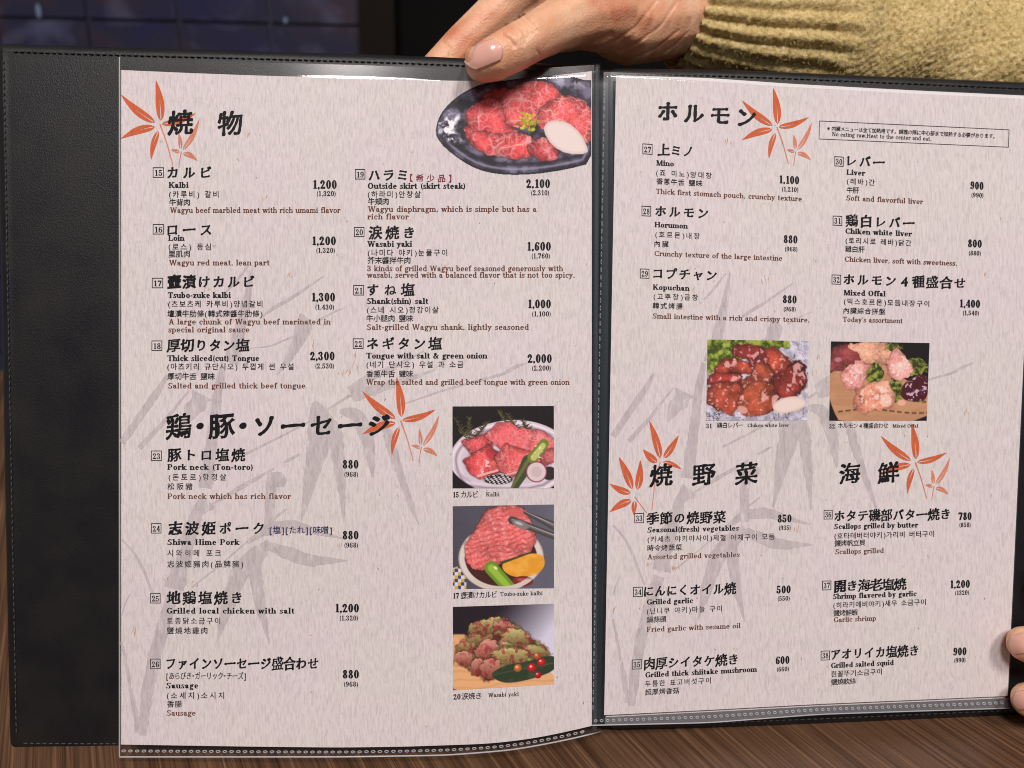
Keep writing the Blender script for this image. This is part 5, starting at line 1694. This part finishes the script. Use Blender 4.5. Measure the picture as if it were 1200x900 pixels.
p.put(np.clip(p.ell(570, 362, 26, 18) / 6, 0, 1), (226, 170, 146))
p.object('printed_photo', [(974, 400), (1089.3, 402), (1086, 493), (971.7, 493)], d_right, PAGE_R, 'printed photo of pink offal pieces and greens on a wooden board')
# ------------------------------------------------------------------ the person holding the menu
PERSON = empty('person', 'person in olive knit sweater gripping the menu at its top and right edges', 'person')
CAMPOS = CAM_M.translation.copy()

def swept(bones, voxel, smooth_it, name, sub=2):
    """one continuous skin grown over chains of (px, py, depth, radius) joints"""
    bm = bmesh.new()
    for chain in bones:
        pts = [(np.array(W(x, y, d)), r) for x, y, d, r in chain]
        for (a, ra), (b_, rb) in zip(pts, pts[1:]):
            L = np.linalg.norm(b_ - a)
            n = max(2, int(L / (min(ra, rb) * 0.28)))
            for i in range(n + 1):
                t = i / n
                t2 = t * t * (3 - 2 * t) * .5 + t * .5
                c, r = a + (b_ - a) * t, ra + (rb - ra) * t2
                bmesh.ops.create_icosphere(bm, subdivisions=sub, radius=r, matrix=Matrix.Translation(Vector(c.tolist())))
    me = bpy.data.meshes.new('tmp')
    bm.to_mesh(me); bm.free()
    o = bpy.data.objects.new('tmp', me)
    COL.objects.link(o)
    r = o.modifiers.new('r', 'REMESH'); r.mode = 'VOXEL'; r.voxel_size = voxel
    s = o.modifiers.new('s', 'SMOOTH'); s.factor = 0.5; s.iterations = smooth_it
    dg = bpy.context.evaluated_depsgraph_get()
    out = bpy.data.meshes.new_from_object(o.evaluated_get(dg))
    bpy.data.objects.remove(o); bpy.data.meshes.remove(me)
    out.name = name
    return out

CMI = np.linalg.inv(CM)
def project(P):
    c = np.concatenate([P, np.ones((len(P), 1))], 1) @ CMI.T
    d = -c[:, 2]
    return 600 + c[:, 0] / d * FPX, 450 - c[:, 1] / d * FPX, d

def crease(me, lines):
    """press creases (pixel polylines, depth in m, half-width px) into the side facing the camera"""
    n = len(me.vertices)
    co = np.empty(n * 3, dtype=np.float32); me.vertices.foreach_get('co', co); co = co.reshape(-1, 3).astype(float)
    no = np.array([v.normal for v in me.vertices])
    x, y, d = project(co)
    view = np.array(CAMPOS) - co
    view /= np.linalg.norm(view, axis=1)[:, None]
    face = np.clip((no * view).sum(1) * 2.0, 0, 1)
    off = np.zeros(n)
    for pts, depth, w in lines:
        dist = np.full(n, 1e9)
        for (x0, y0), (x1, y1) in zip(pts, pts[1:]):
            ex, ey = x1 - x0, y1 - y0
            t = np.clip(((x - x0) * ex + (y - y0) * ey) / (ex * ex + ey * ey), 0, 1)
            dist = np.minimum(dist, np.hypot(x - x0 - t * ex, y - y0 - t * ey))
        off -= depth * np.exp(-(dist / w) ** 2)
    co += no * (off * face)[:, None]
    me.vertices.foreach_set('co', co.astype(np.float32).ravel())
    me.update()

def hand_obj(me):
    me.materials.clear(); me.materials.append(M['skin'])
    me.polygons.foreach_set('use_smooth', [True] * len(me.polygons))
    o = bpy.data.objects.new('hand', me)
    COL.objects.link(o)
    o.parent = PERSON
    return o

def nail(hand, axis0, axis1, w0, w1, lift=0.0003, name='fingernail'):
    """nail plate laid onto the skin: from cuticle axis0 to free edge axis1 (pixels), width w (pixels)"""
    me = hand.data
    bvh = BVHTree.FromPolygons([v.co for v in me.vertices], [p.vertices for p in me.polygons])
    a, b_ = np.array(axis0, float), np.array(axis1, float)
    u = (b_ - a); L = np.hypot(*u); u /= L
    nr = np.array([-u[1], u[0]])
    nu, nv = 22, 17
    vs, ok = [], True
    for i in range(nu):
        s = i / (nu - 1)
        for j in range(nv):
            t = j / (nv - 1) * 2 - 1
            wd = (w0 + (w1 - w0) * s) * 0.5
            # rounded cuticle and rounded free edge
            cs = s
            ends = 0.16 * t * t
            ss = ends * (1 - s) + s * (1 - 0.20 * t * t)
            p = a + u * L * ss + nr * wd * t * (1 - 0.10 * (1 - s) ** 2)
            dr = (V(p[0], p[1], 1.0) - CAMPOS).normalized()
            loc, no, _, _ = bvh.ray_cast(CAMPOS, dr)
            if loc is None:
                loc = Vector(vs[-1]) if vs else V(p[0], p[1], 0.32)
                no = -dr
            h = lift * (1 - abs(t) ** 4) * min(1, s * 4 + 0.1) + 0.0006 * (s > .8) * (s - .8)
            vs.append(tuple(loc + no * h))
    P = np.array(vs).reshape(nu, nv, 3)
    for _ in range(6):
        P[1:-1, 1:-1] = (P[:-2, 1:-1] + P[2:, 1:-1] + P[1:-1, :-2] + P[1:-1, 2:]) / 4
    fs = gridfaces(nu, nv)
    o = mk(name, P.reshape(-1, 3), fs, [M['nail'], M['nail_tip']], hand, smooth=True)
    for k, f in enumerate(o.data.polygons):
        if k // (nv - 1) >= nu - 3:
            f.material_index = 1
    thick(o, 0.0004)
    return o

# hand at the top edge: thumb in front of the cover, fingers behind it
HAND1 = [
 [(566, 74, .3155, .0082), (580, 68.5, .3150, .0094), (600, 58, .3165, .0099), (622, 46, .3200, .0100), (646, 33, .3290, .0112), (676, 20, .3420, .0145), (712, 14, .3540, .0185)],
 [(712, 18, .3540, .0175), (738, 28, .3640, .0195), (772, 22, .3720, .0205), (812, 14, .3800, .0205), (870, 16, .3900, .021)],
 [(722, -30, .3720, .022), (740, 0, .3700, .022), (775, -8, .376, .021), (812, 0, .382, .0205)],
 [(514, 80, .3670, .0090), (546, 49, .3700, .0102), (587, 10, .3740, .0108), (640, -40, .3740, .0115), (700, -36, .372, .016)],
 [(566, 66, .3760, .0080), (590, 36, .3780, .0090), (616, 6, .3800, .0098), (664, -34, .3800, .0120), (712, -26, .374, .017)],
 [(618, 40, .3880, .0080), (640, 20, .3920, .0090), (672, 0, .3920, .0098), (706, -16, .3860, .0130), (730, -14, .378, .017)],
 [(668, 36, .3960, .0070), (686, 22, .3970, .0078), (714, 8, .3950, .0088), (744, 2, .3880, .0130)],
]
me = swept(HAND1, 0.00075, 14, 'hand')
crease(me, [
 ([(589, 41), (597, 46), (603, 54)], .0011, 2.2),            # skin fold behind the nail
 ([(594, 30), (606, 40), (614, 52)], .00045, 1.6),
 ([(609, 22), (619, 30), (622, 40)], .0012, 2.0),
 ([(604, 25), (613, 34), (617, 45)], .0009, 1.5),
 ([(614, 19), (624, 27), (628, 36)], .0010, 1.6),
 ([(632, 74), (634, 66), (630, 60)], .0005, 2.0),
 ([(664, 66), (676, 58), (694, 52), (716, 40)], .0007, 3.0),
 ([(690, 60), (715, 52), (745, 32), (770, 0)], .0004, 1.8),
 ([(712, 66), (745, 52), (775, 30), (792, 4)], .0004, 1.6),
 ([(740, 70), (770, 56), (795, 36)], .0004, 1.4),
 ([(770, 66), (790, 54), (806, 38)], .0004, 1.4),
 ([(520, 50), (527, 56), (528, 66)], .0005, 1.6),
])
H1 = hand_obj(me)
nail(H1, (588.5, 55.5), (545.0, 72.5), 29, 27)

# hand at the right edge: fingertips wrapped round from behind
HAND2 = [
 [(1203, 755, .3490, .0087), (1228, 755, .3490, .0095), (1264, 760, .3600, .0098), (1286, 768, .385, .0100), (1282, 776, .405, .013)],
 [(1208, 821, .3490, .0086), (1234, 822, .3490, .0093), (1268, 823, .3620, .0095), (1288, 822, .386, .0098), (1282, 812, .405, .013)],
 [(1232, 690, .3560, .0074), (1256, 694, .3580, .0084), (1286, 702, .372, .0092), (1300, 716, .395, .0105), (1288, 740, .408, .013)],
 [(1222, 872, .3560, .0066), (1244, 872, .3570, .0074), (1270, 866, .368, .0080), (1286, 858, .390, .0090), (1280, 842, .406, .012)],
 [(1150, 742, .386, .0085), (1190, 748, .392, .0100), (1236, 756, .402, .0125), (1284, 776, .412, .017)],
 [(1284, 740, .410, .015), (1290, 776, .414, .019), (1286, 812, .414, .018), (1310, 846, .420, .017)],
 [(1290, 790, .414, .018), (1350, 830, .430, .020), (1420, 880, .445, .020)],
]
me = swept(HAND2, 0.0009, 10, 'hand')
crease(me, [([(1187, 745), (1194, 742), (1201, 738)], .0005, 1.8)])
H2 = hand_obj(me)
nail(H2, (1209, 752), (1183.5, 757), 25, 22)
nail(H2, (1214, 818), (1188.5, 822), 24, 21)

# knitted sleeve -----------------------------------------------------------
def build_sleeve():
    P = [(800, 20, .3820, .0235), (815, 24, .384, .0262), (850, 28, .3880, .0285), (900, 34, .3940, .0325), (945, 42, .3990, .0345), (965, 46, .4010, .0375), (1030, 56, .4080, .0390), (1110, 76, .4150, .0395), (1200, 100, .4230, .0410), (1330, 150, .4400, .0450), (1480, 215, .4700, .0500)]
    C = np.array([W(x, y, d) for x, y, d, r in P])
    Rd = np.array([p[3] for p in P])
    L = np.concatenate([[0], np.cumsum(np.linalg.norm(np.diff(C, axis=0), axis=1))])
    n, m_ = 420, 260
    s = np.linspace(0, L[-1], n)
    def sm(a, it=12):
        for _ in range(it):
            a[1:-1] = (a[:-2] + 2 * a[1:-1] + a[2:]) / 4
        return a
    c = np.stack([np.interp(s, L, C[:, k]) for k in range(3)], 1)
    c = sm(c)
    r = sm(np.interp(s, L, Rd))
    T = np.gradient(c, axis=0); T /= np.linalg.norm(T, axis=1)[:, None]
    back = np.array(CM[:3, 2])
    A = np.cross(T, back); A /= np.linalg.norm(A, axis=1)[:, None]
    B = np.cross(A, T)
    a = np.arange(m_ + 1) * 2 * np.pi / m_
    aa, ss = np.meshgrid(a, s)
    cuff_end = L[5] * 0.96
    kc = 1 / (1 + np.exp((ss - cuff_end) / 0.0022))
    rib = (0.5 + 0.5 * np.cos(aa * 24 + 1.2 * np.sin(ss * 60) + 0.5)) ** 0.7
    knitA = np.cos(aa * 66 + 0.9 * np.sin(ss * 900)) * np.cos(ss * 2 * np.pi / 0.0042 + 0.8 * np.cos(aa * 66))
    fold = 0.0020 * np.sin(ss * 120 + 1.6 * np.sin(aa * 2 + .5)) * (1 - kc) * (0.5 + 0.5 * np.sin(aa * 1 + 1))
    puff = 0.0030 * np.exp(-((ss - cuff_end - 0.006) / 0.006) ** 2)
    nz = (fbm(aa * 18, ss * 900, 5, 3) - 0.5) * 0.0016
    rr = r[:, None] + kc * (0.0024 * rib - 0.0012) + (1 - kc) * 0.00055 * knitA + fold + puff + nz
    rr *= 1 + 0.05 * (fbm(aa * 1.3, ss * 30, 8, 2) - 0.5)
    X = c[:, None, :] + rr[..., None] * (np.cos(aa)[..., None] * A[:, None, :] + np.sin(aa)[..., None] * B[:, None, :])
    X = X[:, :m_]
    fs = [(i * m_ + j, i * m_ + (j + 1) % m_, (i + 1) * m_ + (j + 1) % m_, (i + 1) * m_ + j) for i in range(n - 1) for j in range(m_)]
    # turned-in opening at the wrist
    inner = c[0] + (X[0] - c[0]) * 0.86 + T[0] * 0.010
    vs = np.concatenate([X.reshape(-1, 3), inner])
    o0 = n * m_
    fs += [(o0 + j, o0 + (j + 1) % m_, (j + 1) % m_, j) for j in range(m_)]
    slv = mk('sweater_sleeve', vs, fs, M['knit'], PERSON, smooth=True)
    slv['label'] = 'olive yellow knitted sleeve with ribbed cuff'
    # loose wool fibres standing off the knit
    rg = np.random.default_rng(3)
    k = 26000
    i, j = rg.integers(2, int(n * .86), k), rg.integers(0, m_, k)
    p0 = X[i, j]
    nrm = p0 - c[i]; nrm /= np.linalg.norm(nrm, axis=1)[:, None]
    tdir = T[i] * rg.normal(0, .8, (k, 1)) + nrm * rg.uniform(.15, 1.0, (k, 1)) + np.cross(T[i], nrm) * rg.normal(0, .8, (k, 1))
    tdir /= np.linalg.norm(tdir, axis=1)[:, None]
    ln = rg.uniform(.0008, .0034, (k, 1))
    sd = np.cross(tdir, back[None, :]); sd /= np.linalg.norm(sd, axis=1)[:, None] + 1e-9
    w_ = 0.00006
    mid = p0 + tdir * ln * .55 + nrm * ln * .1
    tip = p0 + tdir * ln
    V4 = np.stack([p0 - sd * w_ - nrm * .0002, p0 + sd * w_ - nrm * .0002, mid + sd * w_, mid - sd * w_, tip], 1).reshape(-1, 3)
    F4 = []
    for q in range(k):
        b0 = q * 5
        F4 += [(b0, b0 + 1, b0 + 2, b0 + 3), (b0 + 3, b0 + 2, b0 + 4)]
    fz = mk('wool_fuzz', V4, F4, M['wool'], slv)
    fz['kind'] = 'stuff'
build_sleeve()

# ------------------------------------------------------------------ put every empty at its thing's base
def rebase(e, loc):
    e.location = loc
    inv = Matrix.Translation(loc).inverted()
    for ch in e.children:
        ch.matrix_parent_inverse = inv
rebase(MENU, V(700, 852, 0.346))
rebase(PERSON, V(760, 30, 0.37))
for o in bpy.data.objects:
    if o.type == 'EMPTY' and o.name == 'table':
        rebase(o, Vector((0.05, 0.30, -0.72)))
    if o.type == 'EMPTY' and o.name == 'window':
        rebase(o, Vector((-1.0, 1.6, -0.36)))
